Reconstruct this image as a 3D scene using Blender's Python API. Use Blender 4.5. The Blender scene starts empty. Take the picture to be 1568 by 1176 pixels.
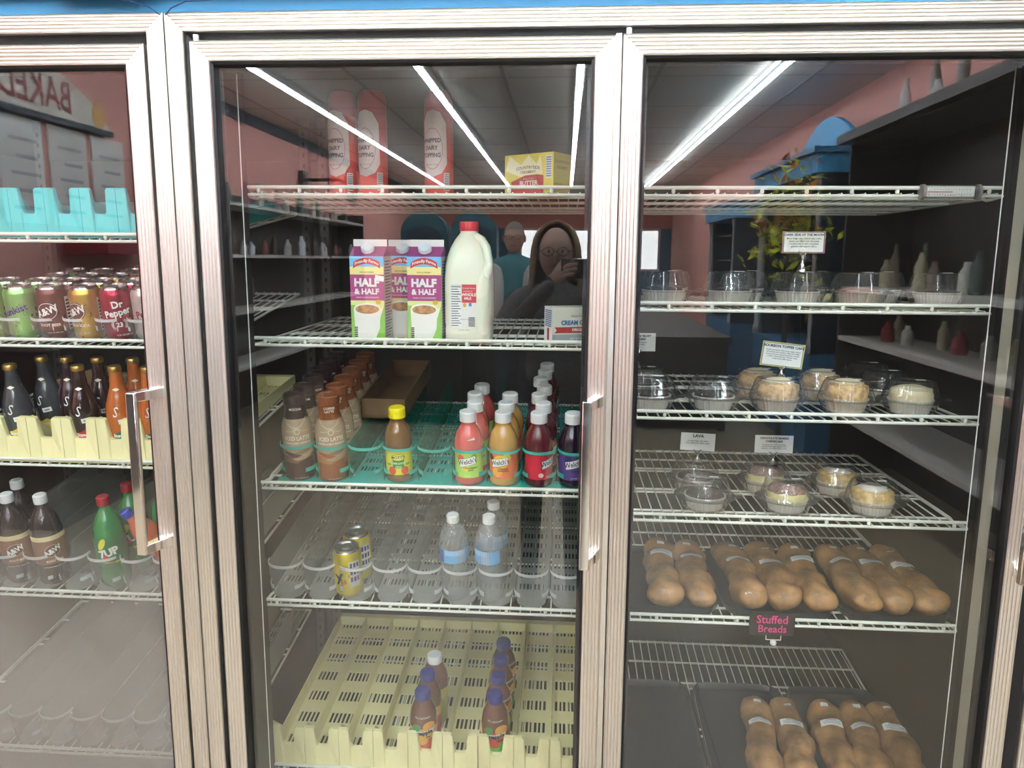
import bpy, math, random
from mathutils import Vector, Matrix
random.seed(7)
R = math.radians
S = bpy.context.scene
COL = S.collection

# ------------------------------------------------------------------ camera, world, exposure
cd = bpy.data.cameras.new('camera'); cam = bpy.data.objects.new('camera', cd); COL.objects.link(cam)
_p, _y, _r = 0.161609670, 0.067860873, 0.006974860
fw = Vector((-math.sin(_y)*math.cos(_p), math.cos(_y)*math.cos(_p), -math.sin(_p)))
rt = Vector((math.cos(_y), math.sin(_y), 0)); up = rt.cross(fw)
r2 = rt*math.cos(_r)+up*math.sin(_r); u2 = -rt*math.sin(_r)+up*math.cos(_r)
mw = Matrix((r2, u2, -fw)).transposed().to_4x4(); mw.translation = Vector((0.73137, -1.41431, 1.5))
cam.matrix_world = mw
cd.sensor_fit = 'HORIZONTAL'; cd.sensor_width = 36; cd.lens = 36*1167.58/1568
cd.clip_start = 0.02; cd.clip_end = 60
S.camera = cam
S.view_settings.view_transform = 'Standard'; S.view_settings.look = 'None'
S.view_settings.gamma = 1; S.view_settings.use_curve_mapping = False
S.view_settings.exposure = 1.65
S.cycles.transparent_max_bounces = 32
S.cycles.max_bounces = 8; S.cycles.glossy_bounces = 5; S.cycles.diffuse_bounces = 3
S.cycles.caustics_reflective = False
W = bpy.data.worlds.new('world'); S.world = W; W.use_nodes = True
W.node_tree.nodes['Background'].inputs[0].default_value = (0.75, 0.85, 1, 1)
W.node_tree.nodes['Background'].inputs[1].default_value = 1.5
TUBE = 26.0        # radiance of the fluorescent tubes

# ------------------------------------------------------------------ materials
MC = {}
def lin(c):
    return tuple(((x/255+0.055)/1.055)**2.4 if x/255 > 0.04045 else x/255/12.92 for x in c)
def mat(name, rgb, rough=0.5, metal=0.0, coat=0.0, noise=0.0, nscale=30, bump=0.0, bscale=200, spec=0.5, trans=0.0, sss=0.0, emit=0.0):
    if name in MC: return MC[name]
    m = bpy.data.materials.new(name); MC[name] = m; m.use_nodes = True
    nt = m.node_tree; b = nt.nodes['Principled BSDF']
    c = lin(rgb)
    b.inputs['Base Color'].default_value = (*c, 1)
    b.inputs['Roughness'].default_value = rough; b.inputs['Metallic'].default_value = metal
    b.inputs['Coat Weight'].default_value = coat; b.inputs['Coat Roughness'].default_value = 0.015
    b.inputs['Specular IOR Level'].default_value = spec
    b.inputs['Transmission Weight'].default_value = trans
    if sss: b.inputs['Subsurface Weight'].default_value = sss; b.inputs['Subsurface Scale'].default_value = 0.01
    if emit: b.inputs['Emission Color'].default_value = (*c, 1); b.inputs['Emission Strength'].default_value = emit
    tc = nt.nodes.new('ShaderNodeTexCoord')
    n = nt.nodes.new('ShaderNodeTexNoise'); n.inputs['Scale'].default_value = nscale; n.inputs['Detail'].default_value = 4
    nt.links.new(tc.outputs['Object'], n.inputs['Vector'])
    if noise:
        mx = nt.nodes.new('ShaderNodeMix'); mx.data_type = 'RGBA'
        mx.inputs['A'].default_value = (*[x*(1-noise) for x in c], 1); mx.inputs['B'].default_value = (*[min(1, x*(1+noise)) for x in c], 1)
        cr_ = nt.nodes.new('ShaderNodeMapRange'); w_ = .12 if noise > .2 else .25
        cr_.inputs['From Min'].default_value = .5-w_; cr_.inputs['From Max'].default_value = .5+w_
        nt.links.new(n.outputs['Fac'], cr_.inputs['Value']); nt.links.new(cr_.outputs['Result'], mx.inputs['Factor']); nt.links.new(mx.outputs['Result'], b.inputs['Base Color'])
    else:
        mr = nt.nodes.new('ShaderNodeMapRange'); mr.inputs['To Min'].default_value = max(0.0, rough-0.03); mr.inputs['To Max'].default_value = min(1, rough+0.03)
        nt.links.new(n.outputs['Fac'], mr.inputs['Value']); nt.links.new(mr.outputs['Result'], b.inputs['Roughness'])
    if bump:
        n2 = nt.nodes.new('ShaderNodeTexNoise'); n2.inputs['Scale'].default_value = bscale; n2.inputs['Detail'].default_value = 3
        bp = nt.nodes.new('ShaderNodeBump'); bp.inputs['Strength'].default_value = bump; bp.inputs['Distance'].default_value = 0.003
        nt.links.new(tc.outputs['Object'], n2.inputs['Vector'])
        nt.links.new(n2.outputs['Fac'], bp.inputs['Height']); nt.links.new(bp.outputs['Normal'], b.inputs['Normal'])
    return m
def clear(name, tint=(1, 1, 1), refl=0.05, grow=0.6, body=0.0, bodycol=(1, 1, 1), rough=0.02, fog=None, wob=0.0):
    """thin clear sheet: transparent + mirror by angle, with an optional milky body"""
    if name in MC: return MC[name]
    m = bpy.data.materials.new(name); MC[name] = m; m.use_nodes = True
    nt = m.node_tree; nt.nodes.clear()
    o = nt.nodes.new('ShaderNodeOutputMaterial')
    t = nt.nodes.new('ShaderNodeBsdfTransparent'); t.inputs[0].default_value = (*tint, 1)
    g = nt.nodes.new('ShaderNodeBsdfGlossy'); g.inputs['Roughness'].default_value = rough
    lw = nt.nodes.new('ShaderNodeLayerWeight'); lw.inputs['Blend'].default_value = 0.5
    pw = nt.nodes.new('ShaderNodeMath'); pw.operation = 'POWER'; pw.inputs[1].default_value = 3.0
    ml = nt.nodes.new('ShaderNodeMath'); ml.operation = 'MULTIPLY_ADD'; ml.inputs[1].default_value = grow; ml.inputs[2].default_value = refl
    nt.links.new(lw.outputs['Facing'], pw.inputs[0]); nt.links.new(pw.outputs[0], ml.inputs[0])
    mx = nt.nodes.new('ShaderNodeMixShader')
    base = t
    if body or fog:
        d = nt.nodes.new('ShaderNodeBsdfDiffuse'); d.inputs[0].default_value = (*bodycol, 1)
        tl = nt.nodes.new('ShaderNodeBsdfTranslucent'); tl.inputs[0].default_value = (*bodycol, 1)
        dm = nt.nodes.new('ShaderNodeMixShader'); dm.inputs[0].default_value = 0.35
        nt.links.new(d.outputs[0], dm.inputs[1]); nt.links.new(tl.outputs[0], dm.inputs[2])
        bm = nt.nodes.new('ShaderNodeMixShader'); bm.inputs[0].default_value = body
        nt.links.new(t.outputs[0], bm.inputs[1]); nt.links.new(dm.outputs[0], bm.inputs[2]); base = bm
        if fog:   # condensation: (z where it is full, z where it ends, strength)
            geo = nt.nodes.new('ShaderNodeNewGeometry'); sx = nt.nodes.new('ShaderNodeSeparateXYZ')
            nt.links.new(geo.outputs['Position'], sx.inputs[0])
            mr = nt.nodes.new('ShaderNodeMapRange'); mr.interpolation_type = 'SMOOTHSTEP'
            mr.inputs['From Min'].default_value = fog[0]; mr.inputs['From Max'].default_value = fog[1]
            mr.inputs['To Min'].default_value = fog[2]; mr.inputs['To Max'].default_value = body
            n = nt.nodes.new('ShaderNodeTexNoise'); n.inputs['Scale'].default_value = 5; n.inputs['Detail'].default_value = 5
            nt.links.new(geo.outputs['Position'], n.inputs['Vector'])
            ad = nt.nodes.new('ShaderNodeMath'); ad.operation = 'MULTIPLY_ADD'; ad.inputs[1].default_value = 0.5; 
            nt.links.new(n.outputs['Fac'], ad.inputs[0]); nt.links.new(sx.outputs['Z'], ad.inputs[2])
            nt.links.new(ad.outputs[0], mr.inputs['Value']); nt.links.new(mr.outputs['Result'], bm.inputs[0])
    if wob:
        n = nt.nodes.new('ShaderNodeTexNoise'); n.inputs['Scale'].default_value = 60
        tc = nt.nodes.new('ShaderNodeTexCoord'); nt.links.new(tc.outputs['Object'], n.inputs['Vector'])
        bp = nt.nodes.new('ShaderNodeBump'); bp.inputs['Strength'].default_value = wob; bp.inputs['Distance'].default_value = 0.01
        nt.links.new(n.outputs['Fac'], bp.inputs['Height']); nt.links.new(bp.outputs[0], g.inputs['Normal'])
    nt.links.new(ml.outputs[0], mx.inputs[0]); nt.links.new(base.outputs[0], mx.inputs[1]); nt.links.new(g.outputs[0], mx.inputs[2])
    nt.links.new(mx.outputs[0], o.inputs[0])
    return m

ALU = mat('brushed_aluminium', (236, 233, 226), 0.33, 1.0, noise=0.02, nscale=3)
CHROME = mat('chrome', (235, 232, 228), 0.07, 1.0)
BLACK = mat('black_rubber', (16, 16, 18), 0.45)
DKGREY = mat('dark_grey_lining', (66, 66, 62), 0.5, noise=0.1)
LAMPCOV = mat('milky_lamp_cover', (200, 198, 178), 0.35)
SHELL = mat('cooler_wall_panel', (66, 63, 58), 0.5, noise=0.08, nscale=4)
WIREW = mat('white_coated_wire', (238, 238, 224), 0.35, noise=0.03)
POST = mat('galvanised_post', (92, 90, 86), 0.4, 0.6, noise=0.1)
WHITE = mat('white_plastic', (240, 240, 236), 0.35)
PAPER = mat('white_paper', (238, 238, 232), 0.7)
INK = mat('black_ink', (24, 24, 26), 0.6)
SILVER = mat('can_aluminium', (214, 214, 212), 0.22, 1.0)
TEALP = mat('teal_plastic', (40, 178, 160), 0.4, noise=0.04)
TEALT = clear('teal_clear_plastic', (0.62, 0.93, 0.87), 0.03, 0.25, 0.24, lin((70, 200, 180)), 0.1)
TEALR = mat('teal_ring', (64, 178, 160), 0.3)
TURQ = mat('turquoise_plastic', (64, 200, 200), 0.4, noise=0.03)
YEL = mat('pale_yellow_plastic', (250, 240, 182), 0.45, noise=0.03)
CLR = clear('frosted_clear_plastic', (0.93, 0.94, 0.92), 0.03, 0.3, 0.33, (0.75, 0.76, 0.72), 0.12)
CLRF = clear('frosted_lane_floor', (0.93, 0.94, 0.92), 0.03, 0.3, 0.72, (0.62, 0.62, 0.57), 0.2)
CLRC = clear('clear_lane_front', (0.95, 0.955, 0.95), 0.04, 0.35, 0.11, (0.8, 0.8, 0.78), 0.1)
CLRR = clear('clear_rim', (0.9, 0.9, 0.88), 0.06, 0.4, 0.8, (0.92, 0.92, 0.9), 0.12)
PET = clear('clear_pet_lid', (0.97, 0.97, 0.97), 0.075, 0.8, 0.04, (0.8, 0.8, 0.8), 0.03, wob=0.08)

# ------------------------------------------------------------------ mesh builder
TXT = {}
def text_geo(s, bold=0.0):
    k = (s, bold)
    if k not in TXT:
        cu = bpy.data.curves.new('t', 'FONT'); cu.body = s; cu.size = 1; cu.align_x = 'CENTER'; cu.align_y = 'CENTER'
        cu.resolution_u = 2; cu.offset = bold; cu.space_line = 0.95
        ob = bpy.data.objects.new('t', cu)
        me = ob.to_mesh()
        v = [tuple(p.co) for p in me.vertices]; f = [tuple(p.vertices) for p in me.polygons]
        ob.to_mesh_clear(); bpy.data.objects.remove(ob); bpy.data.curves.remove(cu)
        TXT[k] = (v, f)
    return TXT[k]
class MB:
    def __init__(s): s.v = []; s.f = []; s.mi = []; s.mats = []
    def idx(s, m):
        if m not in s.mats: s.mats.append(m)
        return s.mats.index(m)
    def add(s, v, f, m):
        o = len(s.v); s.v += [tuple(p) for p in v]; i = s.idx(m)
        for q in f: s.f.append(tuple(o+k for k in q)); s.mi.append(i)
    def box(s, x0, x1, y0, y1, z0, z1, m):
        s.add([(x0,y0,z0),(x1,y0,z0),(x1,y1,z0),(x0,y1,z0),(x0,y0,z1),(x1,y0,z1),(x1,y1,z1),(x0,y1,z1)],
              [(0,3,2,1),(4,5,6,7),(0,1,5,4),(1,2,6,5),(2,3,7,6),(3,0,4,7)], m)
    def tube(s, pts, r, m, n=6, closed=False, cap=True):
        P = [Vector(p) for p in pts]; rings = []; N = len(P)
        rr = r if isinstance(r, (list, tuple)) else [r]*N
        nrm = None
        for i in range(N):
            if closed: d = P[(i+1) % N]-P[i-1]
            else: d = P[min(i+1, N-1)]-P[max(i-1, 0)]
            d.normalize()
            if nrm is None:
                a = Vector((0, 0, 1)) if abs(d.z) < 0.9 else Vector((1, 0, 0)); nrm = d.cross(a).normalized()
            else:
                nrm = (nrm-d*nrm.dot(d)).normalized()
            b = d.cross(nrm)
            rings.append([P[i]+(nrm*math.cos(t*2*math.pi/n)+b*math.sin(t*2*math.pi/n))*rr[i] for t in range(n)])
        v = [p for q in rings for p in q]; f = []
        for i in range(N if closed else N-1):
            a, b2 = i*n, ((i+1) % N)*n
            for t in range(n): f.append((a+t, a+(t+1) % n, b2+(t+1) % n, b2+t))
        if cap and not closed: f += [tuple(range(n))[::-1], tuple((N-1)*n+t for t in range(n))]
        s.add(v, f, m)
    def lathe(s, prof, m, n=28, cx=0, cy=0, mod=None, sx=1, sy=1, cap0=True, cap1=True):
        v = []; ms = m if isinstance(m, list) else [m]*(len(prof)-1)
        for j, (r, z) in enumerate(prof):
            for t in range(n):
                a = t*2*math.pi/n; k = r*(mod(a, j) if mod else 1)
                v.append((cx+k*math.sin(a)*sx, cy-k*math.cos(a)*sy, z))
        for mm in dict.fromkeys(ms):
            f = []
            for j in range(len(prof)-1):
                if ms[j] is not mm: continue
                for t in range(n): f.append((j*n+t, j*n+(t+1) % n, (j+1)*n+(t+1) % n, (j+1)*n+t))
            if cap0 and mm is ms[0] and prof[0][0] > 1e-5: f.append(tuple(range(n))[::-1])
            if cap1 and mm is ms[-1] and prof[-1][0] > 1e-5: f.append(tuple((len(prof)-1)*n+t for t in range(n)))
            s.add(v, f, mm)
    def cyl(s, r, z0, z1, a0, a1, m, n=10, rf=None, nz=1):
        v = []; f = []
        for j in range(nz+1):
            z = z0+(z1-z0)*j/nz; q = rf(z) if rf else r
            for i in range(n+1):
                a = a0+(a1-a0)*i/n; v.append((q*math.sin(a), -q*math.cos(a), z))
        for j in range(nz):
            for i in range(n): f.append((j*(n+1)+i, j*(n+1)+i+1, (j+1)*(n+1)+i+1, (j+1)*(n+1)+i))
        s.add(v, f, m)
    def cshape(s, pts, r, m, a0=0, z0=0, rot=0, rf=None):
        """filled outline (x, z in metres) wrapped on a cylinder, as scaled rings"""
        dn = []
        for (xa, za), (xb, zb) in zip(pts, pts[1:]+pts[:1]):
            q_ = max(1, math.ceil(math.hypot(xb-xa, zb-za)/.004))
            dn += [(xa+(xb-xa)*i/q_, za+(zb-za)*i/q_) for i in range(q_)]
        pts = dn; n = len(pts); v = []; f = []
        cr, sr = math.cos(rot), math.sin(rot)
        for k in (1, .75, .5, .25):
            for (x, z) in pts:
                X, Z = (x*cr-z*sr)*k, (x*sr+z*cr)*k
                q = rf(z0+Z) if rf else r
                a = a0+X/q; v.append((q*math.sin(a), -q*math.cos(a), z0+Z))
        v.append(((rf(z0) if rf else r)*math.sin(a0), -(rf(z0) if rf else r)*math.cos(a0), z0))
        for k in range(3):
            for i in range(n): f.append((k*n+i, k*n+(i+1) % n, (k+1)*n+(i+1) % n, (k+1)*n+i))
        for i in range(n): f.append((3*n+i, 3*n+(i+1) % n, 4*n))
        s.add(v, f, m)
    def ctext(s, t, r, z, size, m, a=0, bold=0.0, sx=1, rot=0, arc=0, rf=None):
        v, f = text_geo(t, bold); o = []; cr, sr = math.cos(rot), math.sin(rot)
        for (x, y, _) in v:
            X, Y = x*size*sx, y*size
            Y -= arc*X*X
            X, Y = X*cr-Y*sr, X*sr+Y*cr
            q = rf(z+Y) if rf else r
            th = a+X/q; o.append((q*math.sin(th), -q*math.cos(th), z+Y))
        s.add(o, f, m)
    def text(s, t, org, size, m, xd=(1, 0, 0), ud=(0, 0, 1), bold=0.0, sx=1, arc=0):
        v, f = text_geo(t, bold); O, X, U = Vector(org), Vector(xd), Vector(ud)
        s.add([O+X*(x*size*sx)+U*(y*size-arc*(x*size*sx)**2) for (x, y, _) in v], f, m)
    def flat(s, pts, org, m, xd=(1, 0, 0), ud=(0, 0, 1)):
        O, X, U = Vector(org), Vector(xd), Vector(ud)
        s.add([O+X*x+U*z for (x, z) in pts], [tuple(range(len(pts)))], m)
    def prism(s, pts, y0, y1, m):
        """outline in x,z extruded along y"""
        n = len(pts); v = [(x, y0, z) for x, z in pts]+[(x, y1, z) for x, z in pts]
        f = [tuple(range(n)), tuple(range(n, 2*n))[::-1]]+[(i, n+i, n+(i+1) % n, (i+1) % n) for i in range(n)]
        s.add(v, f, m)
    def ring(s, x0, x1, z0, z1, prof, m):
        """mitred frame: profile points (inset, y)"""
        v = []; n = len(prof)
        for (o, y) in prof:
            v += [(x0+o, y, z0+o), (x1-o, y, z0+o), (x1-o, y, z1-o), (x0+o, y, z1-o)]
        f = []
        for j in range(n-1):
            for c in range(4): f.append((j*4+c, j*4+(c+1) % 4, (j+1)*4+(c+1) % 4, (j+1)*4+c))
        s.add(v, f, m)
    def data(s, name, smooth=True, ang=35):
        me = bpy.data.meshes.new(name); me.from_pydata(s.v, [], s.f)
        for m in s.mats: me.materials.append(m)
        me.polygons.foreach_set('material_index', s.mi)
        me.polygons.foreach_set('use_smooth', [smooth]*len(s.f))
        me.update()
        if smooth: me.set_sharp_from_angle(angle=R(ang))
        return me
    def build(s, name, parent=None, smooth=True, ang=35):
        o = bpy.data.objects.new(name, s.data(name, smooth, ang)); COL.objects.link(o)
        if parent: o.parent = parent
        return o
def ell(a, b, n=24): return [(a*math.cos(t*2*math.pi/n), b*math.sin(t*2*math.pi/n)) for t in range(n)]
def rect(w, h): return [(-w/2, -h/2), (w/2, -h/2), (w/2, h/2), (-w/2, h/2)]
def tag(o, label, cat, group=None):
    o['label'] = label; o['category'] = cat
    if group: o['group'] = group
    return o
def struct(o): o['kind'] = 'structure'; return o
def empty(name, loc=(0, 0, 0)):
    o = bpy.data.objects.new(name, None); COL.objects.link(o); o.location = loc; o.empty_display_size = 0.05; return o
def copy_tree(o, parent=None):
    c = o.copy(); COL.objects.link(c)
    if parent: c.parent = parent
    for ch in list(o.children): copy_tree(ch, c)
    return c
PROTO = {}
USED = set()
def put(key, loc, label, cat, group=None, rx=0, rz=0, ry=0, sc=1):
    p = PROTO[key]
    if key in USED: o = copy_tree(p)
    else: o = p; USED.add(key)
    if 'group' in o: del o['group']
    o.rotation_mode = 'ZYX'; o.location = loc; o.rotation_euler = (rx, ry, rz); o.scale = (sc, sc, sc)
    return tag(o, label, cat, group)

# ------------------------------------------------------------------ room shell
RX0, RX1, RY0, H = -2.53, 3.2, -17.0, 2.95
PINK = mat('pink_wall_paint', (226, 160, 148), 0.7, noise=0.03, nscale=2)
BLUE = mat('sky_blue_paint', (70, 160, 210), 0.5, noise=0.03)
DBLUE = mat('deep_blue_paint', (62, 118, 158), 0.5, noise=0.05)
DNAVY = mat('navy_paint', (34, 52, 66), 0.5)
TEALW = mat('teal_paint', (46, 100, 112), 0.5)
CEIL = mat('ceiling_panel', (236, 232, 224), 0.8, noise=0.04, nscale=1.5)
TAN = mat('tan_floor_tile', (160, 144, 120), 0.35, noise=0.08, nscale=3)
DKWOOD = mat('dark_wood_fixture', (58, 50, 46), 0.5, noise=0.15)
GREYF = mat('grey_pegboard', (132, 126, 122), 0.6)
b = MB(); b.box(RX0-.1, RX1+.1, RY0-.1, 2.2, -.1, 0, TAN)
for k in range(-4, 6): b.box(k*.61, k*.61+.004, RY0, 0, 0, .0006, mat('grout', (120, 108, 92), .8))
struct(b.build('floor'))
b = MB(); b.box(RX0-.1, RX1+.1, RY0-.1, .0, H, H+.1, CEIL)
for k in range(-2, 3): b.box(k*1.22+.2, k*1.22+.23, RY0, 0, H-.006, H, mat('ceiling_batten', (170, 166, 160), .7))
for k in range(14): b.box(RX0, RX1, RY0+k*1.2, RY0+k*1.2+.02, H-.004, H, mat('ceiling_batten', (170, 166, 160), .7))
struct(b.build('ceiling'))
b = MB(); b.box(RX0-.1, RX0, RY0, 0.1, 0, H, PINK); struct(b.build('wall_left'))
b = MB(); b.box(RX1, RX1+.1, RY0, 0.1, 0, H, PINK); struct(b.build('wall_right'))
b = MB(); b.box(RX0, RX0+.03, RY0, -5.6, 2.84, H, DNAVY); struct(b.build('trim_1'))
b = MB()   # back wall of the shop with window openings
zz = (1.25, 2.24); xs = [(-2.1, -1.2), (-.36, 1.52), (2.47, 2.95)]
b.box(RX0, RX1, RY0-.1, RY0, 0, zz[0], DBLUE); b.box(RX0, RX1, RY0-.1, RY0, zz[1], H, PINK)
px = RX0
for (a, c) in xs+[(RX1, RX1)]:
    b.box(px, a, RY0-.1, RY0, zz[0], zz[1], DBLUE); px = c
struct(b.build('wall_back'))
PANE = clear('window_glass', (1, 1, 1), 0.04, 0.5)
CURT = mat('window_daylight_blind', (235, 238, 240), 0.8, emit=2.6)
for i, (a, c) in enumerate(xs):
    b = MB(); b.ring(a, c, zz[0], zz[1], [(0, RY0+.01), (.0, RY0+.03), (.05, RY0+.03), (.05, RY0-.04)], WHITE)
    w = b.build(f'window_{i+1}'); struct(w)
    b = MB(); b.box(a+.04, c-.04, RY0-.06, RY0-.055, zz[0]+.04, zz[1]-.04, CURT); b.build('blind', w)
# wall above the cooler with a moulding
b = MB(); b.box(RX0, RX1, .02, .12, 1.93, H, BLUE); b.box(RX0, RX1, .0, .02, 1.99, H, BLUE)
b.box(RX0, -.86, .02, .12, 0, 1.93, BLUE); b.box(1.67, RX1, .02, .12, 0, 1.93, BLUE)
struct(b.build('wall_front'))
b = MB(); b.box(RX0, 1.15, -.012, .0, 1.968, 2.05, BLUE); b.box(RX0, .45, -.03, -.012, 1.978, 2.02, BLUE)
b.box(-.2, -.02, -.018, -.012, 1.958, 1.968, BLUE)
struct(b.build('trim_2'))

# ------------------------------------------------------------------ ceiling strip lights
TUBEM = mat('lit_tube', (236, 246, 255), 0.4, emit=TUBE)
HOUS = mat('lamp_housing', (225, 225, 222), 0.4)
for ci, (lx, nm) in enumerate([(-1.63, 'nearest the left wall'), (-.38, 'left of the middle'), (.82, 'right of the middle'), (2.25, 'nearest the right wall')]):
    for k, rn in enumerate(['just before the coolers', 'second from the coolers', 'third from the coolers', 'fourth from the coolers', 'farthest from the coolers']):
        y1 = -.55-k*2.6; y0 = y1-2.56
        t = empty('ceiling_light', (lx, (y0+y1)/2, H))
        L = (y1-y0)/2
        b = MB(); b.box(-.035, .035, -L, L, -.045, 0, HOUS); b.build('housing', t)
        offs = (-.012, .012) if ci != 3 else (-.045, .045)
        for ox in offs:
            b = MB(); b.tube([(ox, -L+.01, -.057), (ox, L-.01, -.057)], .012, TUBEM, 8); b.build('tube', t)
        tag(t, f'lit fluorescent strip on the ceiling, row {nm}, {rn}', 'ceiling light', 'ceiling strip lights')

# ------------------------------------------------------------------ cooler: frames, doors, shell
def flutes(o0, w, n, y=0.0, d=.0020):
    p = [(o0, y+.03), (o0, y+.002), (o0+.0015, y)]
    st = (w-.003)/n
    for i in range(n):
        o = o0+.0015+i*st
        p += [(o+st*.12, y+d), (o+st*.22, y+d*.35), (o+st*.4, y), (o+st*.65, y), (o+st*.9, y+d*.45)]
    p += [(o0+w-.0015, y+.001), (o0+w, y+.004), (o0+w, y+.03)]
    return p
cooler = empty('display_cooler', (0, 0, 0))
tag(cooler, 'glass-door drinks cooler with ribbed aluminium frames filling the picture', 'cooler')
Z0, Z1 = .10, 1.9355
UB1 = 1.6624
for (x0, x1) in ((0.0012, UB1), (-1.70, -.0012)):
    b = MB(); b.ring(x0, x1, Z0, Z1, flutes(0, .0335, 5), ALU); b.build('outer_frame', cooler, ang=20)
    b = MB(); b.ring(x0+.03, x1-.03, Z0+.03, Z1-.03, [(0, .012), (.05, .034), (.05, .06), (.028, .06), (.028, .2)], BLACK)
    b.build('gasket', cooler, False)
    b = MB()
    b.ring(x0+.03, x1-.03, Z0+.03, Z1-.03, [(.034, .06), (.034, .07), (.018, .075), (.018, .115), (.024, .12), (.024, .13), (.012, .135), (.012, .185)], DKGREY)
    b.build('jamb_lining', cooler, False)
    xm = .8190 if x0 > -.5 else -.8295
    b = MB(); b.box(xm-.03, xm+.03, .034, .1, Z0, Z1-.03, BLACK); b.box(xm-.006, xm+.004, .004, .034, Z0+.04, Z1-.045, ALU)
    b.build('mullion', cooler, False)
b = MB(); b.box(1.585, 1.606, .105, .14, .15, 1.86, LAMPCOV); b.tube([(1.55, .12, .15), (1.55, .12, 1.86)], .0012, WHITE, 5); b.build('lamp_cover', cooler)
b = MB(); b.tube([(.089, .1, .15), (.089, .1, 1.86)], .0012, WHITE, 5); b.build('lamp_cover', cooler)
b = MB(); b.box(-1.75, 1.75, .02, .05, 0, Z0, DKGREY); b.build('kick_plate', cooler)
b = MB()
b.box(-1.75, -1.7, .12, 2.1, 0, 1.99, SHELL); b.box(1.78, 1.84, .12, 2.1, 0, 1.99, SHELL)
b.box(-1.75, 1.84, 2.05, 2.1, 0, 1.99, SHELL); b.box(-1.75, 1.84, .12, 2.1, 1.93, 1.99, SHELL); b.box(-1.75, 1.84, .12, 2.1, 0, .05, SHELL)
b.build('cabinet_shell', cooler, False)
GLASS_L = clear('door_glass_fogged', (.97, .985, .98), .06, .9, .006, (.52, .49, .44), .0, fog=(.78, 1.3, .42))
GLASS_M = clear('door_glass', (.97, .985, .98), .074, .9, .003, (.5, .48, .45), .0, fog=(.45, .9, .015))
GLASS_R = clear('door_glass_right', (.97, .985, .98), .070, .9, .006, (.5, .48, .45), .0, fog=(.3, 1.15, .02))
def door(xa, xb, zt, glass, hinge):
    zb = .125
    b = MB(); b.ring(xa, xb, zb, zt, flutes(0, .0365, 5), ALU); d = b.build('door', cooler, ang=20)
    b = MB(); b.ring(xa+.0355, xb-.0355, zb+.0355, zt-.0355, [(0, .003), (.0055, .006), (.0055, .03), (.012, .031), (.012, .045)], BLACK); b.build('gasket', d, False)
    b = MB(); b.ring(xa+.001, xb-.001, zb+.001, zt-.001, [(.0, .028), (.0, .05), (.036, .05), (.036, .028)], BLACK); b.build('door_back', d, False)
    b = MB(); b.box(xa+.034, xb-.034, .018, .0225, zb+.034, zt-.034, glass); b.build('glass_pane', d, False)
    if hinge is not None:
        b = MB(); b.lathe([(.004, 0), (.005, .002), (.005, .011), (0, .012)], WHITE, 12, hinge, .005); 
        o = b.build('hinge_pin', d); o.location = (0, 0, zt-.001)
    h = MB()
    mx, bx, zc0, zc1 = xb-.012, xb-.037, .938, 1.240
    for z, s in ((zc0, 1), (zc1, -1)):
        h.add([(mx-.014, .001, z-.011), (mx+.008, .001, z-.011), (bx+.009, -.058, z-.009), (bx-.009, -.058, z-.009),
               (mx-.014, .001, z+.011), (mx+.008, .001, z+.011), (bx+.009, -.058, z+.009), (bx-.009, -.058, z+.009)],
              [(0,1,2,3),(7,6,5,4),(0,4,5,1),(1,5,6,2),(2,6,7,3),(3,7,4,0)], CHROME)
    h.box(bx-.009, bx+.009, -.063, -.050, zc0-.009, zc1+.009, CHROME)
    o = h.build('handle', d, ang=20)
    bv = o.modifiers.new('b', 'BEVEL'); bv.width = .0018; bv.segments = 2
door(.0454, .8126, 1.8872, GLASS_M, .0575)
door(.8254, 1.6004, 1.8895, GLASS_R, .835)
door(-.8150, -.0405, 1.8834, GLASS_L, None)
door(-1.6500, -.8300, 1.8834, GLASS_L, None)
b = MB(); b.tube([(-.09, -.02, 1.955), (-.05, -.012, 1.951), (-.02, -.006, 1.942), (-.004, -.001, 1.93)], .0012, mat('blue_wire', (40, 70, 110), .4), 6)
b.tube([(.006, -.001, 1.93), (.02, -.006, 1.94), (.05, -.012, 1.949), (.1, -.014, 1.95)], .0012, mat('blue_wire', (40, 70, 110), .4), 6)
tag(b.build('cable'), 'thin blue cable draped over the seam of the frames', 'cable')

# ------------------------------------------------------------------ wire shelves and posts
def make_shelf(w=.762, dep=.62):
    t = empty('wire_shelf')
    b = MB(); n = 33
    for i in range(n):
        x = .012+i*(w-.024)/(n-1)
        b.tube([(x, -.002, .0045), (x, dep, .0045)], .0017, WIREW, 5)
    b.build('deck_wires', t)
    b = MB(); r = .0034
    pts = [(0, dep, 0), (0, .075, 0), (0, .06, -.004), (-.004, .045, -.003), (-.004, .012, 0), (0, .003, 0), (.006, 0, 0), (w-.006, 0, 0), (w, .003, 0), (w+.004, .012, 0), (w+.004, .045, -.003), (w, .06, -.004), (w, .075, 0), (w, dep, 0)]
    b.tube(pts, r, WIREW, 8)
    b.tube([(0, dep, 0), (w, dep, 0)], r, WIREW, 8)
    for y in (.07, .21, .235, .40, .425, .52): b.tube([(0, y, 0), (w, y, 0)], .0028, WIREW, 6)
    b.build('shelf_frame', t)
    b = MB(); b.tube([(.005, -.002, .0155), (w-.005, -.002, .0155)], .0039, WIREW, 8)
    for i in range(9):
        x = .028+i*(w-.056)/8
        b.lathe([(0, .002), (.0034, .0045), (.0042, .0085), (.0034, .0125), (0, .014)], WIREW, 10, x, -.002)
    b.build('front_lip', t)
    return t
PROTO['shelf'] = make_shelf()
ROWS = ['top', 'second', 'third', 'fourth', 'fifth', 'lowest']
SL = .13
SH = {}
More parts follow.
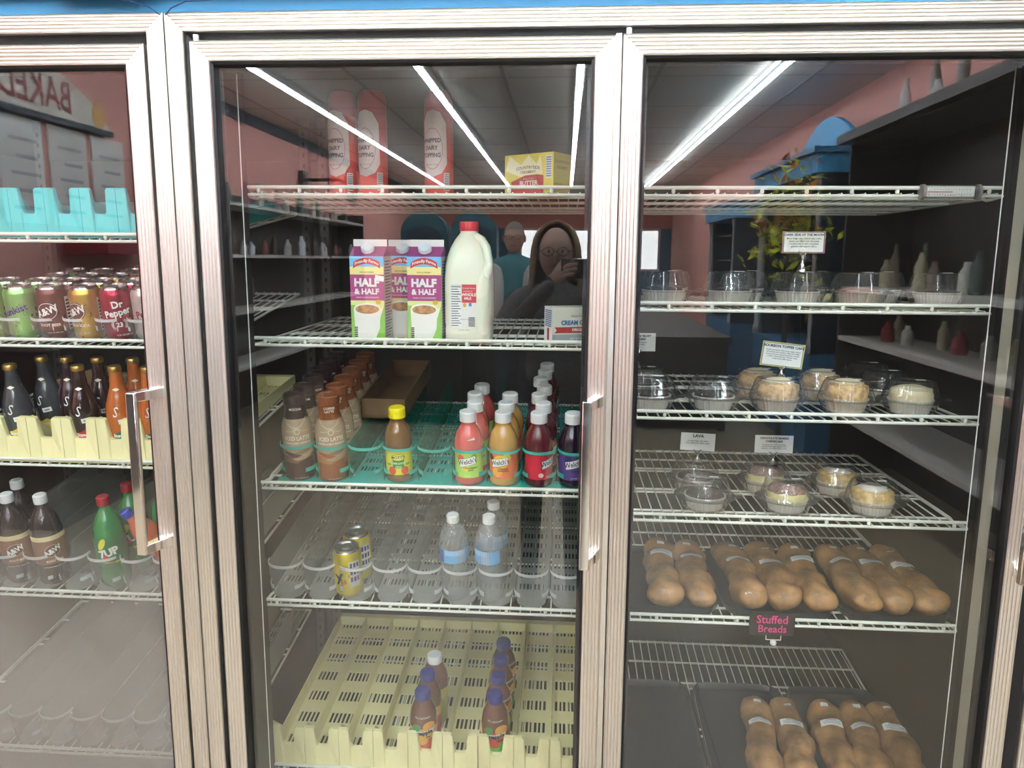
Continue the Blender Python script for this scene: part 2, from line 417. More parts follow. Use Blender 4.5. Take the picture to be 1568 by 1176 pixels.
for sec, x0, zs, nm in (('L', -.817, [1.533, 1.303, 1.029, .711, .304], 'left'), ('M', .055, [1.632, 1.313, .989, .710, .291], 'middle'), ('R', .832, [1.631, 1.398, 1.168, .940, .707, .27], 'right')):
    for i, z in enumerate(zs):
        sl = {'L': .15, 'M': (0, .02, .14, .16, .12)[min(i, 4)] , 'R': (0, 0, 0, 0, .03, .10)[min(i, 5)]}[sec]
        SH[sec, i+1] = (z, sl)
        what = {'L': ['holding a turquoise bottle tray', 'holding rows of soda cans', 'holding glass soda bottles in a yellow tray', 'holding plastic soda bottles', 'with empty frosted lanes'],
                'M': ['holding whipped topping and butter', 'holding milk and cream cartons', 'with teal lanes of juice bottles', 'with clear lanes of water bottles', 'with a yellow slotted tray'],
                'R': ['nearly bare with a thermometer on its edge', 'of clear cake boxes level with the milk', 'of toffee cakes in clear boxes', 'of lava cakes and cheesecakes', 'of stuffed breads on trays', 'of breads on dark trays near the bottom']}[sec][i]
        put('shelf', (x0, .2, z), f'white wire shelf behind the {nm} door {what}', 'shelf', 'white wire shelves', rx=math.atan(sl))
def on(sec, i, y, h=0):
    z, sl = SH[sec, i]
    return z+.0065+(y-.2)*sl+h
def tilt(sec, i): return math.atan(SH[sec, i][1])
for x, yy, nm in ((.035, .20, 'left of the middle shelves, at the front'), (.02, .85, 'left of the middle shelves, at the back'), (-.035, .85, 'right of the left shelves, at the back'), (.824, .22, 'between the middle and right shelves, at the front'), (.824, .85, 'between the middle and right shelves, at the back'), (-.842, .85, 'left end of the left shelves, at the back')):
    b = MB(); s = .007 if yy < .3 else .013
    b.box(x-s, x+s, yy-.012, yy+.012, .05, 1.9, POST)
    for k in range(60): b.box(x-.003, x+.003, yy-.0126, yy-.0119, .08+k*.03, .092+k*.03, BLACK)
    tag(b.build('shelf_post', smooth=False), f'slotted grey metal shelf post {nm}', 'shelf post', 'shelf posts')

# ------------------------------------------------------------------ organisers
def slotted(b, x0, x1, y0, y1, z, rows, per, m, bar=.5, rowfill=.55, t=.002):
    """floor strip with real slots"""
    p = (y1-y0)/rows
    for r_ in range(rows):
        ya = y0+r_*p; ys = ya+p*(1-rowfill)
        b.box(x0, x1, ya, ys, z, z+t, m)
        q = (x1-x0-.014)/per
        b.box(x0, x0+.007, ys, ya+p, z, z+t, m); b.box(x1-.007, x1, ys, ya+p, z, z+t, m)
        for k in range(per):
            xx = x0+.007+k*q
            b.box(xx+q*(1-bar), xx+q, ys, ya+p, z, z+t, m)
def lane_rack(n, pitch, dep, wallm, ringm, floorm, hh=.085, rows=11):
    """gravity rack: floor, dividers, front hoops; x from 0 to n*pitch, y from 0"""
    t = empty('bottle_organiser')
    b = MB()
    for i in range(n):
        slotted(b, i*pitch+.003, (i+1)*pitch-.003, .055, dep, 0, rows, 7, floorm)
        cx = (i+.5)*pitch
        pts = [(cx-pitch/2+.003, .056)]+[(cx+(pitch/2-.008)*math.cos(a), .036-.03*math.sin(a)) for a in [math.pi-k*math.pi/12 for k in range(13)]]+[(cx+pitch/2-.003, .056)]
        m_ = len(pts)
        b.add([(x, y, 0) for x, y in pts]+[(x, y, .002) for x, y in pts], [tuple(range(m_))[::-1], tuple(range(m_, 2*m_))]+[(k, k+1, m_+k+1, m_+k) for k in range(m_-1)], floorm)
    b.build('slotted_floor', t, False)
    for i in range(n+1):
        x = i*pitch; b = MB(); k = 1 if wallm else 0
        b.prism([(-.0008, 0), (.0008, 0), (.0006, hh), (-.0006, hh)], .03, dep, wallm)
        o = b.build('divider', t); o.location = (x, 0, 0)
    for i in range(n):
        cx = (i+.5)*pitch
        b = MB(); hoop = b
        for z, r_, full in ((hh, .0023, 1), (.028, .0022, 0)):
            A = [math.pi*k/14 for k in range(15)]
            pts = [(cx-(pitch/2-.001)*math.cos(a), .034-.034*math.sin(a)**.8, z-(.003*math.sin(a))) for a in A]
            if full:
                for a, c in zip(pts[:-1], pts[1:]): pass
                n_ = len(pts)
                v = [(x, y, zz_) for x, y, zz_ in pts]+[(x, y, zz_+.006) for x, y, zz_ in pts]+[(x, y+.003, zz_+.006) for x, y, zz_ in pts]+[(x, y+.003, zz_) for x, y, zz_ in pts]
                f = [(k+1+j*n_, k+j*n_, k+((j+1) % 4)*n_, k+1+((j+1) % 4)*n_) for j in range(4) for k in range(n_-1)]
                b.add(v, f, ringm)
            else:
                for seg in (pts[:5], pts[-5:]):
                    b = MB()
                    n_ = len(seg)
                    v = [(x, y, zz_) for x, y, zz_ in seg]+[(x, y, zz_+.009) for x, y, zz_ in seg]+[(x, y+.003, zz_+.009) for x, y, zz_ in seg]+[(x, y+.003, zz_) for x, y, zz_ in seg]
                    f = [(k+1+j*n_, k+j*n_, k+((j+1) % 4)*n_, k+1+((j+1) % 4)*n_) for j in range(4) for k in range(n_-1)]+[(0, n_, 2*n_, 3*n_), (n_-1, 2*n_-1, 3*n_-1, 4*n_-1)]
                    b.add(v, f, ringm); b.build('hoop_prong', t)
        b = hoop
        if ringm in (CLRR,):     # frosted front cup below the hoop
            A = [math.pi*k/14 for k in range(15)]
            v = []
            for (z, sc_) in ((0, .84), (.03, .97), (hh, 1)):
                v += [(cx-(pitch/2-.001)*math.cos(a)*sc_, .034-(.033*math.sin(a)**.8)*sc_, z) for a in A]
            b.add(v, [(j*15+k, j*15+k+1, (j+1)*15+k+1, (j+1)*15+k) for j in range(2) for k in range(14)], CLRC)
        b.build('front_hoop', t)
    return t
def place_rack(t, sec, i, x0, y0, label, group='bottle organisers'):
    t.location = (x0, y0, on(sec, i, y0)); t.rotation_euler = (tilt(sec, i), 0, 0); tag(t, label, 'organiser', group)
place_rack(lane_rack(9, .0785, .58, TEALT, TEALR, TEALP), 'M', 3, .093, .214, 'teal nine-lane bottle organiser with front hoops on the juice shelf')
b = MB(); b.box(.085, .80, .206, .262, .0, .0012, TEALP)
o = b.build('shelf_mat'); o.location = (0, 0, on('M', 3, .2)-.0005); o.rotation_euler = (0, 0, 0)
# the mat lies on the sloping deck
o.location = (0, .2, on('M', 3, .2)); o.data.transform(Matrix.Translation((0, -.2, 0))); o.rotation_euler = (tilt('M', 3), 0, 0)
tag(o, 'flat teal strip lying in front of the teal bottle lanes', 'mat')
place_rack(lane_rack(9, .0815, .58, CLR, CLRR, CLRF), 'M', 4, .056, .208, 'frosted clear nine-lane bottle organiser holding water bottles and yellow cans')
place_rack(lane_rack(7, .0745, .56, CLR, CLRR, CLRF, hh=.05), 'L', 2, -.69, .208, 'frosted clear lanes holding the soda cans behind the left door')
place_rack(lane_rack(8, .079, .58, CLR, CLRR, CLRF), 'L', 4, -.695, .208, 'frosted clear lanes holding plastic soda bottles behind the left door')
place_rack(lane_rack(8, .079, .58, CLR, CLRR, CLRF), 'L', 5, -.695, .208, 'empty frosted clear lanes at the bottom behind the left door')

def notch_tray(lanes, pitch, m, hf=.105, dep=.6, rows=7, slots=True, nd=.055, first_n=None):
    t = empty('bottle_tray')
    w = lanes*pitch
    b = MB()
    for i in range(lanes):
        if slots: slotted(b, i*pitch+.002, (i+1)*pitch-.002, .02, dep, 0, rows, 6, m, bar=.42, rowfill=.46, t=.0025)
        else: b.box(i*pitch+.002, (i+1)*pitch-.002, .02, dep, 0, .0025, m)
    b.box(0, w, dep-.02, dep, 0, .03, m)
    b.build('tray_floor', t, False)
    # front fence with rounded notches
    b = MB(); prev = 0
    for i in range(lanes):
        cx = (i+.5)*pitch; a0, a1 = .018, .0135
        x0, x1 = i*pitch+.0006, (i+1)*pitch-.0006
        arc = [(cx-a1+.006-.006*math.sin(q), nd+.006-.006*math.cos(q)) for q in [math.pi/2*k/4 for k in range(4, -1, -1)]]
        arc2 = [(cx+a1-.006+.006*math.sin(q), nd+.006-.006*math.cos(q)) for q in [math.pi/2*k/4 for k in range(5)]]
        left = [(x0, 0), (cx-a1, 0)]+[(cx-a1, nd+.006)]+[(cx-a0, hf-.004), (cx-a0-.004, hf), (x0, hf)]
        mid = [(cx-a1, 0), (cx+a1, 0)]+[(x, z) for x, z in arc2[::-1]]+[(x, z) for x, z in arc[::-1]]
        right = [(cx+a1, 0), (x1, 0), (x1, hf), (cx+a0+.004, hf), (cx+a0, hf-.004), (cx+a1, nd+.006)]
        for pg in (left, mid, right):
            n = len(pg)
            def Y(z, k): return (.0 if z < .05 else -.006)+k
            lean = lambda z: -.010*max(0, 1-z/.05)
            v = [(x, lean(z)+.006, z) for x, z in pg]+[(x, lean(z)+.016, z) for x, z in pg]
            b.add(v, [tuple(range(n)), tuple(range(n, 2*n))[::-1]]+[(k, n+k, n+(k+1) % n, (k+1) % n) for k in range(n)], m)
    b.build('front_fence', t, False)
    for i in range(lanes+1):
        x = i*pitch; h1 = hf*.98 if i in (0, lanes) else .05
        b = MB()
        v = []
        for k in (-1, 1):
            xx = x+k*.0012
            v += [(xx, .008, 0), (xx, dep, 0), (xx, dep, .03), (xx, .08, .045), (xx, .03, hf*.97), (xx, .012, hf*.97)]
        b.add(v, [(5, 4, 3, 2, 1, 0), (6, 7, 8, 9, 10, 11)]+[(k, (k+1) % 6, 6+(k+1) % 6, 6+k) for k in range(6)], m)
        b.build('divider', t, False)
    return t
def place_tray(t, sec, i, x0, y0, label, cat='tray', group='notched bottle trays'):
    t.location = (x0, y0, on(sec, i, y0)); t.rotation_euler = (tilt(sec, i), 0, 0); tag(t, label, cat, group)
place_tray(notch_tray(6, .0826, YEL), 'M', 5, .051, .205, 'wide pale yellow slotted tray with the tea bottles, on the left of its shelf')
place_tray(notch_tray(2, .0826, YEL), 'M', 5, .5485, .205, 'narrow pale yellow slotted tray directly right of the widest yellow tray')
place_tray(notch_tray(1, .0826, YEL), 'M', 5, .7158, .205, 'single-lane pale yellow tray at the right end behind the middle door')
place_tray(notch_tray(4, .0815, YEL), 'L', 3, -.643, .205, 'pale yellow notched tray of dark soda bottles behind the left door')
place_tray(notch_tray(3, .0815, YEL), 'L', 3, -.3165, .205, 'pale yellow notched tray with the orange soda bottles behind the left door')
place_tray(notch_tray(7, .0805, TURQ, nd=.05), 'L', 1, -.633, .205, 'turquoise notched tray, empty, on the top shelf behind the left door')

# ------------------------------------------------------------------ products
C = lambda *rgb: mat('c_%d_%d_%d' % rgb, rgb, .35, coat=.3)
L_ = lambda *rgb: mat('l_%d_%d_%d' % rgb, rgb, .42)
def sticker(t, r, a, z, w=.02, h=.011, rot=.15, rf=None):
    b = MB(); b.cshape(rect(w, h), (r or 0)+.0008, PAPER, a, z, rot, rf=(lambda q: rf(q)+.0008) if rf else None)
    b.cshape(rect(w*.55, h*.3), (r or 0)+.0012, L_(120, 120, 130), a, z, rot, rf=(lambda q: rf(q)+.0012) if rf else None)
    b.build('price_sticker', t)
def can(key, col, deco, top=None):
    t = empty('soda_can'); PROTO[key] = t
    cm = mat('canpaint_%d_%d_%d' % col, col, .28, .75)
    b = MB()
    b.lathe([(.022, .002), (.0245, 0), (.027, .002), (.0325, .011), (.033, .014), (.033, .102), (.0322, .106), (.0285, .114), (.0268, .1175)],
            [SILVER, SILVER, cm, cm, cm, cm, cm, SILVER], 32)
    deco(b)
    b.build('can_body', t)
    b = MB(); b.lathe([(.0268, .1175), (.0275, .1195), (.0273, .1215), (.0262, .1215), (.0255, .1175), (0, .1172)], SILVER, 32, cap0=False)
    b.build('lid', t)
    b = MB(); b.add([(x*.011+.0, -y*.009, .1192) for x, y in ell(1, 1, 14)]+[(x*.011, -y*.009, .1202) for x, y in ell(1, 1, 14)], [tuple(range(14))[::-1], tuple(range(14, 28))]+[(k, (k+1) % 14, 14+(k+1) % 14, 14+k) for k in range(14)], SILVER)
    b.build('tab', t)
    return t
rc = .0333
CRM = L_(238, 226, 200)
def d_aw(bg, lab, a=-.25):
    def f(b):
        b.cshape(ell(.0235, .0205), rc, INK, a, .066, .25); b.cshape(ell(.0218, .0188), rc+.0002, CRM, a, .066, .25)
        b.cshape(ell(.0205, .0175), rc+.0004, L_(*bg), a, .066, .25)
        b.ctext('A&W', rc+.0007, .066, .021, PAPER, a, .035, rot=.35)
        b.ctext(lab, rc+.0004, .035, .0085, CRM, a+.05, .02); b.ctext('12 FL OZ (355 mL)', rc+.0004, .018, .004, CRM, a+.3, .01)
        b.cyl(rc, .02, .095, 1.0, 1.45, L_(236, 232, 220), 4); 
        for k in range(9): b.cyl(rc+.0003, .024+k*.0075, .028+k*.0075, 1.05, 1.4, INK, 3)
    return f
def d_dp(ink):
    def f(b):
        b.ctext('Dr', rc+.0003, .082, .021, ink, .05, .03, rot=.12); b.ctext('Pepper', rc+.0003, .064, .0215, ink, .02, .03, rot=.18, sx=.92)
        b.ctext('23', rc+.0004, .037, .014, ink, .05, .03)
        for q in (.0135, .0165): 
            e = ell(q, q*.9, 28)
            for k in range(28):
                if 3 < k % 14 < 11: continue
                (x0, z0), (x1, z1) = e[k], e[(k+1) % 28]
                b.add([((rc+.0003)*math.sin(.05+x/rc*s), -(rc+.0003)*math.cos(.05+x/rc*s), .038+z*s) for (x, z, s) in ((x0, z0, 1), (x1, z1, 1), (x1, z1, .92), (x0, z0, .92))], [(0, 1, 2, 3)], ink)
        b.ctext('12 FL OZ (355 mL)', rc+.0003, .014, .0045, ink, .3, .01)
    return f
def d_sk(b):
    b.ctext('Sunkist', rc+.0003, .066, .021, L_(60, 60, 130), -.3, .03, rot=.3)
    b.cyl(rc, .0, .1, 1.2, 1.6, L_(170, 220, 150), 4)
    b.ctext('S', rc+.0004, .06, .03, L_(40, 60, 130), 1.25, .03)
can('can_green', (142, 214, 120), d_sk)
can('can_brown', (108, 66, 60), d_aw((84, 40, 34), 'ROOT BEER'))
can('can_gold', (204, 164, 74), d_aw((90, 50, 34), 'CREAM SODA', -.55))
can('can_red', (168, 34, 62), d_dp(PAPER))
can('can_white', (214, 214, 210), d_dp(L_(150, 30, 60)))
ORD = ['at the front', 'second from the front', 'third from the front', 'fourth from the front', 'fifth from the front', 'sixth from the front', 'at the very back']
for key, x, nm, n in (('can_green', -.565, 'green citrus soda can in the leftmost visible row', 2), ('can_green', -.490, 'light green soda can beside the root beer row', 4), ('can_brown', -.416, 'brown root beer can', 4), ('can_gold', -.341, 'gold cream soda can', 5), ('can_red', -.268, 'dark red cola can', 5), ('can_white', -.195, 'white and red diet cola can', 5)):
    for k in range(n):
        y = .245+k*.0672
        o = put(key, (x+random.uniform(-.002, .002), y, on('L', 2, y, .0025)), f'{nm}, {ORD[k]} of its row', 'can', 'soda cans behind the left door', rx=tilt('L', 2), rz=random.uniform(-.15, .15) if k else {'can_green': .35, 'can_brown': .4, 'can_gold': .3, 'can_red': .5}.get(key, .45))

# glass soda bottles
def rprof(prof):
    def f(z):
        for (r0, z0), (r1, z1) in zip(prof[:-1], prof[1:]):
            if z0 <= z <= z1 and z1 > z0: return r0+(r1-r0)*(z-z0)/(z1-z0)
        return prof[-1][0]
    return f
def stewart(key, col, shield, ink, name):
    t = empty('glass_soda_bottle'); PROTO[key] = t
    m = mat('liq_%d_%d_%d' % col, col, .06, coat=.8, spec=.6)
    pr = [(.022, 0), (.0265, .003), (.0275, .02), (.030, .06), (.0325, .095), (.0325, .112), (.030, .128), (.022, .152), (.0155, .172), (.0135, .195), (.0135, .205)]
    b = MB(); b.lathe(pr, m, 32); b.build('bottle', t)
    rf = rprof(pr); g = lambda z: rf(z)+.0006
    b = MB(); b.lathe([(.0136, .204), (.0145, .206), (.0145, .212), (.0128, .216), (0, .217)], mat('gold_crown_cap', (190, 160, 90), .3, .9), 20, mod=lambda a, j: 1+.04*math.cos(21*a) if j in (0, 1) else 1); b.build('crown_cap', t)
    b = MB()
    b.cyl(0, .012, .062, -1.1, 1.1, m, 12, g, 3)
    b.cshape([(-.017, 0), (-.02, .006), (-.012, .008), (0, .014), (.012, .008), (.02, .006), (.017, 0), (.016, -.012), (0, -.018), (-.016, -.012)], 0, L_(*shield), 0, .058, 0, lambda z: rf(z)+.0008)
    b.ctext("Stewart's", 0, .059, .0115, PAPER, 0, .04, rf=lambda z: rf(z)+.0012)
    b.ctext(name, 0, .035, .009, ink, 0, .03, rf=lambda z: rf(z)+.0012)
    b.ctext('S', 0, .115, .034, PAPER, -.25, .0, sx=.7, rot=-.25, rf=lambda z: rf(z)+.001)
    b.cshape([(-.008, 0), (0, .004), (.008, 0), (0, -.004)], 0, CRM, -.1, .165, 0, lambda z: rf(z)+.001)
    b.build('label', t)
    sticker(t, 0, .15, .094, rf=rf)
    return t
stewart('st_black', (58, 62, 66), (232, 200, 60), PAPER, 'BLACK CHERRY')
stewart('st_brown', (44, 20, 16), (190, 40, 40), PAPER, 'ROOT BEER')
stewart('st_orange', (190, 100, 36), (30, 110, 70), CRM, 'ORANGE N CREAM')
stewart('st_purple', (48, 20, 34), (60, 30, 50), CRM, 'GRAPE')
for key, x, k, nm in (('st_black', -.522, 0, 'grey-black glass soda bottle in the front, beside the fogged left edge'), ('st_black', -.492, 1, 'grey-black glass soda bottle directly behind the front grey one'),
                      ('st_purple', -.432, 1, 'deep purple glass soda bottle standing back from the tray front'), ('st_brown', -.362, 0, 'dark brown root beer bottle at the front of the yellow tray'),
                      ('st_brown', -.356, 1, 'dark brown root beer bottle behind the front root beer bottle'), ('st_orange', -.275, 0, 'orange glass soda bottle with green label left of the door handle'),
                      ('st_orange', -.270, 1, 'orange glass soda bottle behind the one left of the handle'), ('st_orange', -.200, 0, 'orange glass soda bottle partly behind the chrome handle'), ('st_orange', -.196, 1, 'orange glass soda bottle farthest right behind the left door frame')):
    y = .247+k*.066
    put(key, (x, y, on('L', 3, y, .003)), nm, 'bottle', 'glass soda bottles', rx=tilt('L', 3), rz=random.uniform(.1, .6) if k else .42)
b = MB(); KRAFT = mat('kraft_cardboard', (176, 140, 96), .8, noise=.08)
b.box(-.22, .0, -.003, .003, 0, .13, KRAFT)
o = b.build('cardboard_sheet'); o.location = (-.395, .40, on('L', 3, .40, .04)); o.rotation_euler = (R(-8), R(-16), R(-12)); tag(o, 'brown cardboard sheet leaning behind the glass soda bottles', 'cardboard')

# plastic soda bottles
def plastic_bottle(key, col, labelf, capc, h=.225, liquid_clear=False, name='plastic_soda_bottle'):
    t = empty(name); PROTO[key] = t; k = h/.225
    if liquid_clear: m = clear('pet_%s' % key, liquid_clear, .06, .6, .12, (.8, .85, .85), .03, wob=.6)
    else: m = mat('soda_%d_%d_%d' % col, col, .05, coat=1)
    pr = [(.018, 0), (.029, .003*k), (.0335, .012*k), (.034, .03*k), (.032, .045*k), (.0345, .06*k), (.0345, .128*k), (.034, .135*k), (.031, .155*k), (.024, .175*k), (.0145, .192*k), (.0125, .2*k), (.0125, .208*k)]
    b = MB(); b.lathe(pr, m, 30, mod=lambda a, j: (1+.05*math.cos(5*a)) if j in (0, 1, 2) else 1); b.build('bottle', t)
    b = MB(); b.lathe([(.0142, .204*k), (.0145, .206*k), (.0142, .2235*k), (.012, .2255*k), (0, .2255*k)], capc, 40, mod=lambda a, j: 1+.02*math.cos(20*a) if j in (1, 2) else 1); b.build('cap', t)
    b = MB(); labelf(b, k, rprof(pr)); b.build('label', t)
    return t
def lab_rb(b, k, rf):
    b.cyl(.035, .058*k, .13*k, -1.7, 1.7, L_(140, 96, 70), 20)
    b.cyl(.0352, .118*k, .13*k, -1.7, 1.7, L_(226, 208, 160), 20)
    b.cshape(ell(.019, .0165), .0354, INK, .15, .092*k, .4); b.cshape(ell(.0178, .0153), .0356, CRM, .15, .092*k, .4); b.cshape(ell(.0168, .0143), .0358, L_(110, 60, 40), .15, .092*k, .4)
    b.ctext('A&W', .0361, .092*k, .017, PAPER, .15, .04, rot=.4); b.ctext('ROOT BEER', .0356, .066*k, .007, CRM, .2, .03)
    b.ctext('CAFFEINE FREE  20 FL OZ', .0354, .05*k, .0045, CRM, .1, .02, rf=lambda z: rf(z)+.0008)
def lab_7(b, k, rf):
    b.cyl(.035, .058*k, .13*k, -1.7, 1.7, L_(20, 110, 60), 20)
    b.cshape(ell(.016, .007), .0353, L_(220, 220, 60), -.35, .118*k, 1.1)
    b.ctext('7UP', .0356, .095*k, .026, PAPER, 0, .05, rot=.25); b.cshape(ell(.005, .005), .0358, L_(200, 40, 50), -.2, .085*k)
    b.ctext('LEMON LIME', .0356, .07*k, .0065, L_(220, 220, 60), .1, .02); b.cshape(rect(.009, .01), .0356, PAPER, .75, .066*k)
def lab_or(b, k, rf): b.cyl(.035, .058*k, .13*k, -1.7, 1.7, L_(220, 100, 60), 20)
def lab_dg(b, k, rf):
    b.cyl(.035, .058*k, .13*k, -1.7, 1.7, L_(20, 40, 36), 20)
CW = mat('white_cap', (236, 236, 232), .4); CRED = mat('red_cap', (170, 56, 62), .4); CBLU = mat('blue_cap', (50, 70, 180), .4)
plastic_bottle('rb', (52, 40, 36), lab_rb, CW); plastic_bottle('sevup', (26, 130, 62), lab_7, CRED)
plastic_bottle('orange', (205, 92, 56), lab_or, CBLU); plastic_bottle('darkgreen', (18, 40, 28), lab_dg, mat('green_cap', (20, 120, 80), .4))
for key, x, k, nm in (('rb', -.563, 0, 'left root beer bottle of the white-capped pair'), ('rb', -.481, 0, 'right root beer bottle of the white-capped pair'),
                      ('rb', -.59, 1, 'root beer bottle with white cap behind the left one of the pair'),
                      ('sevup', -.328, 0, 'green lemon-lime soda bottle with red cap at the front'), ('sevup', -.312, 1, 'green lemon-lime bottle with red cap, second in its row'), ('sevup', -.235, 1.2, 'green lemon-lime bottle partly hidden by the chrome handle'),
                      ('darkgreen', -.642, 0, 'dark green tea bottle cut off by the left picture edge')):
    y = .25+k*.072
    put(key, (x, y, on('L', 4, y, .006)), nm, 'bottle', 'plastic soda bottles', rx=tilt('L', 4), rz=.6 if key == 'rb' and x > -.55 else .35)
y = .30
put('orange', (-.19, .30, on('L', 4, .3, .02)), 'orange soda bottle with blue cap leaning over beside the handle', 'bottle', 'plastic soda bottles', rx=R(24), ry=R(-28), rz=0, sc=.9)

# ---- middle door, top shelf: topping cans and butter
def topping():
    t = empty('whipped_topping_can'); PROTO['topping'] = t; r = .0325
    RD = mat('salmon_red_can', (226, 72, 60), .35, coat=.2); LC = L_(232, 214, 208)
    b = MB(); b.lathe([(.031, 0), (.0325, .003), (.0325, .165), (.030, .172), (.022, .176)], RD, 32); b.build('can_body', t)
    b = MB(); b.lathe([(.031, .171), (.0315, .175), (.031, .205), (.026, .222), (.02, .226), (0, .227)], mat('red_dome_cap', (206, 58, 54), .35), 32); b.build('cap', t)
    b = MB()
    b.cshape([(-.027, -.03), (-.018, -.052), (0, -.058), (.02, -.05), (.032, -.03), (.03, .055), (.016, .078), (0, .084), (-.016, .08), (-.027, .06)], r+.0004, LC, -.25, .098)
    b.cshape(ell(.0235, .044), r+.0007, L_(170, 60, 60), -.3, .1); b.cshape(ell(.0228, .043), r+.0009, LC, -.3, .1)
    for i, w in enumerate(('WHIPPED', 'DAIRY', 'TOPPING')): b.ctext(w, r+.0013, .117-i*.0155, .0125, L_(80, 66, 76), -.38, .03, sx=.85)
    b.ctext('NET WT 13 OZ', r+.0013, .066, .0045, L_(170, 60, 60), -.35, .01)
    b.cshape(rect(.014, .038), r+.0005, PAPER, .7, .03)
    for k in range(9): b.cshape(rect(.012, .0017), r+.0009, INK, .7, .014+k*.004)
    b.build('label', t)
topping()
for x, y, nm in ((.229, .33, 'leftmost'), (.298, .325, 'middle'), (.446, .33, 'rightmost')):
    put('topping', (x, y, on('M', 1, y)), f'red can of whipped dairy topping, {nm} of the three', 'can', 'whipped topping cans')
def pbox(name, w, d, h, faces):
    """carton: w along x, d along y, origin bottom centre"""
    t = empty(name); b = MB(); b.box(-w/2, w/2, -d/2, d/2, 0, h, faces); b.build('box_body', t); return t
BY = L_(236, 218, 84)
t = pbox('butter_box', .125, .065, .082, BY)
b = MB(); F = -.0326
b.flat([(-.06, .05), (-.05, .08), (-.02, .06), (.0, .08), (.02, .06), (.03, .078), (.036, .04), (-.02, .035)], (0, F-.0001, 0), L_(248, 242, 200))
b.flat([(-.045, 0), (.038, 0), (.038, .036), (.02, .039), (-.01, .038), (-.045, .026)], (0, F-.0003, 0), L_(196, 66, 60))
b.text('BUTTER', (0, F-.0006, .0215), .013, PAPER, bold=.03); b.text('Sweet Cream', (0, F-.0006, .031), .005, CRM)
b.text('COUNTRYSIDE', (-.002, F-.0006, .054), .009, L_(110, 60, 40), arc=3, bold=.01); b.text('CREAMERY', (-.002, F-.0006, .0445), .008, L_(110, 60, 40), bold=.01)
b.flat([(.044, .03), (.058, .03), (.058, .076), (.044, .076)], (0, F-.0003, 0), PAPER)
for k in range(9): b.flat([(.045, .033+k*.0047), (.057, .033+k*.0047), (.057, .0355+k*.0047), (.045, .0355+k*.0047)], (0, F-.0006, 0), L_(120, 120, 190))
sx = .0626
b.text('COUNTRYSIDE', (sx+.0005, 0, .064), .0085, L_(150, 90, 40), (0, 1, 0)); b.text('CREAMERY', (sx+.0005, 0, .052), .0085, L_(150, 90, 40), (0, 1, 0))
b.flat([(-.032, 0), (.032, 0), (.032, .02), (-.032, .02)], (sx+.0003, 0, 0), L_(212, 180, 60), (0, 1, 0))
b.build('printed_faces', t)
t.location = (.668, .275, on('M', 1, .275)); t.rotation_euler = (0, 0, R(-32)); tag(t, 'yellow carton of butter with a red band, alone at the right of the top shelf', 'butter box')

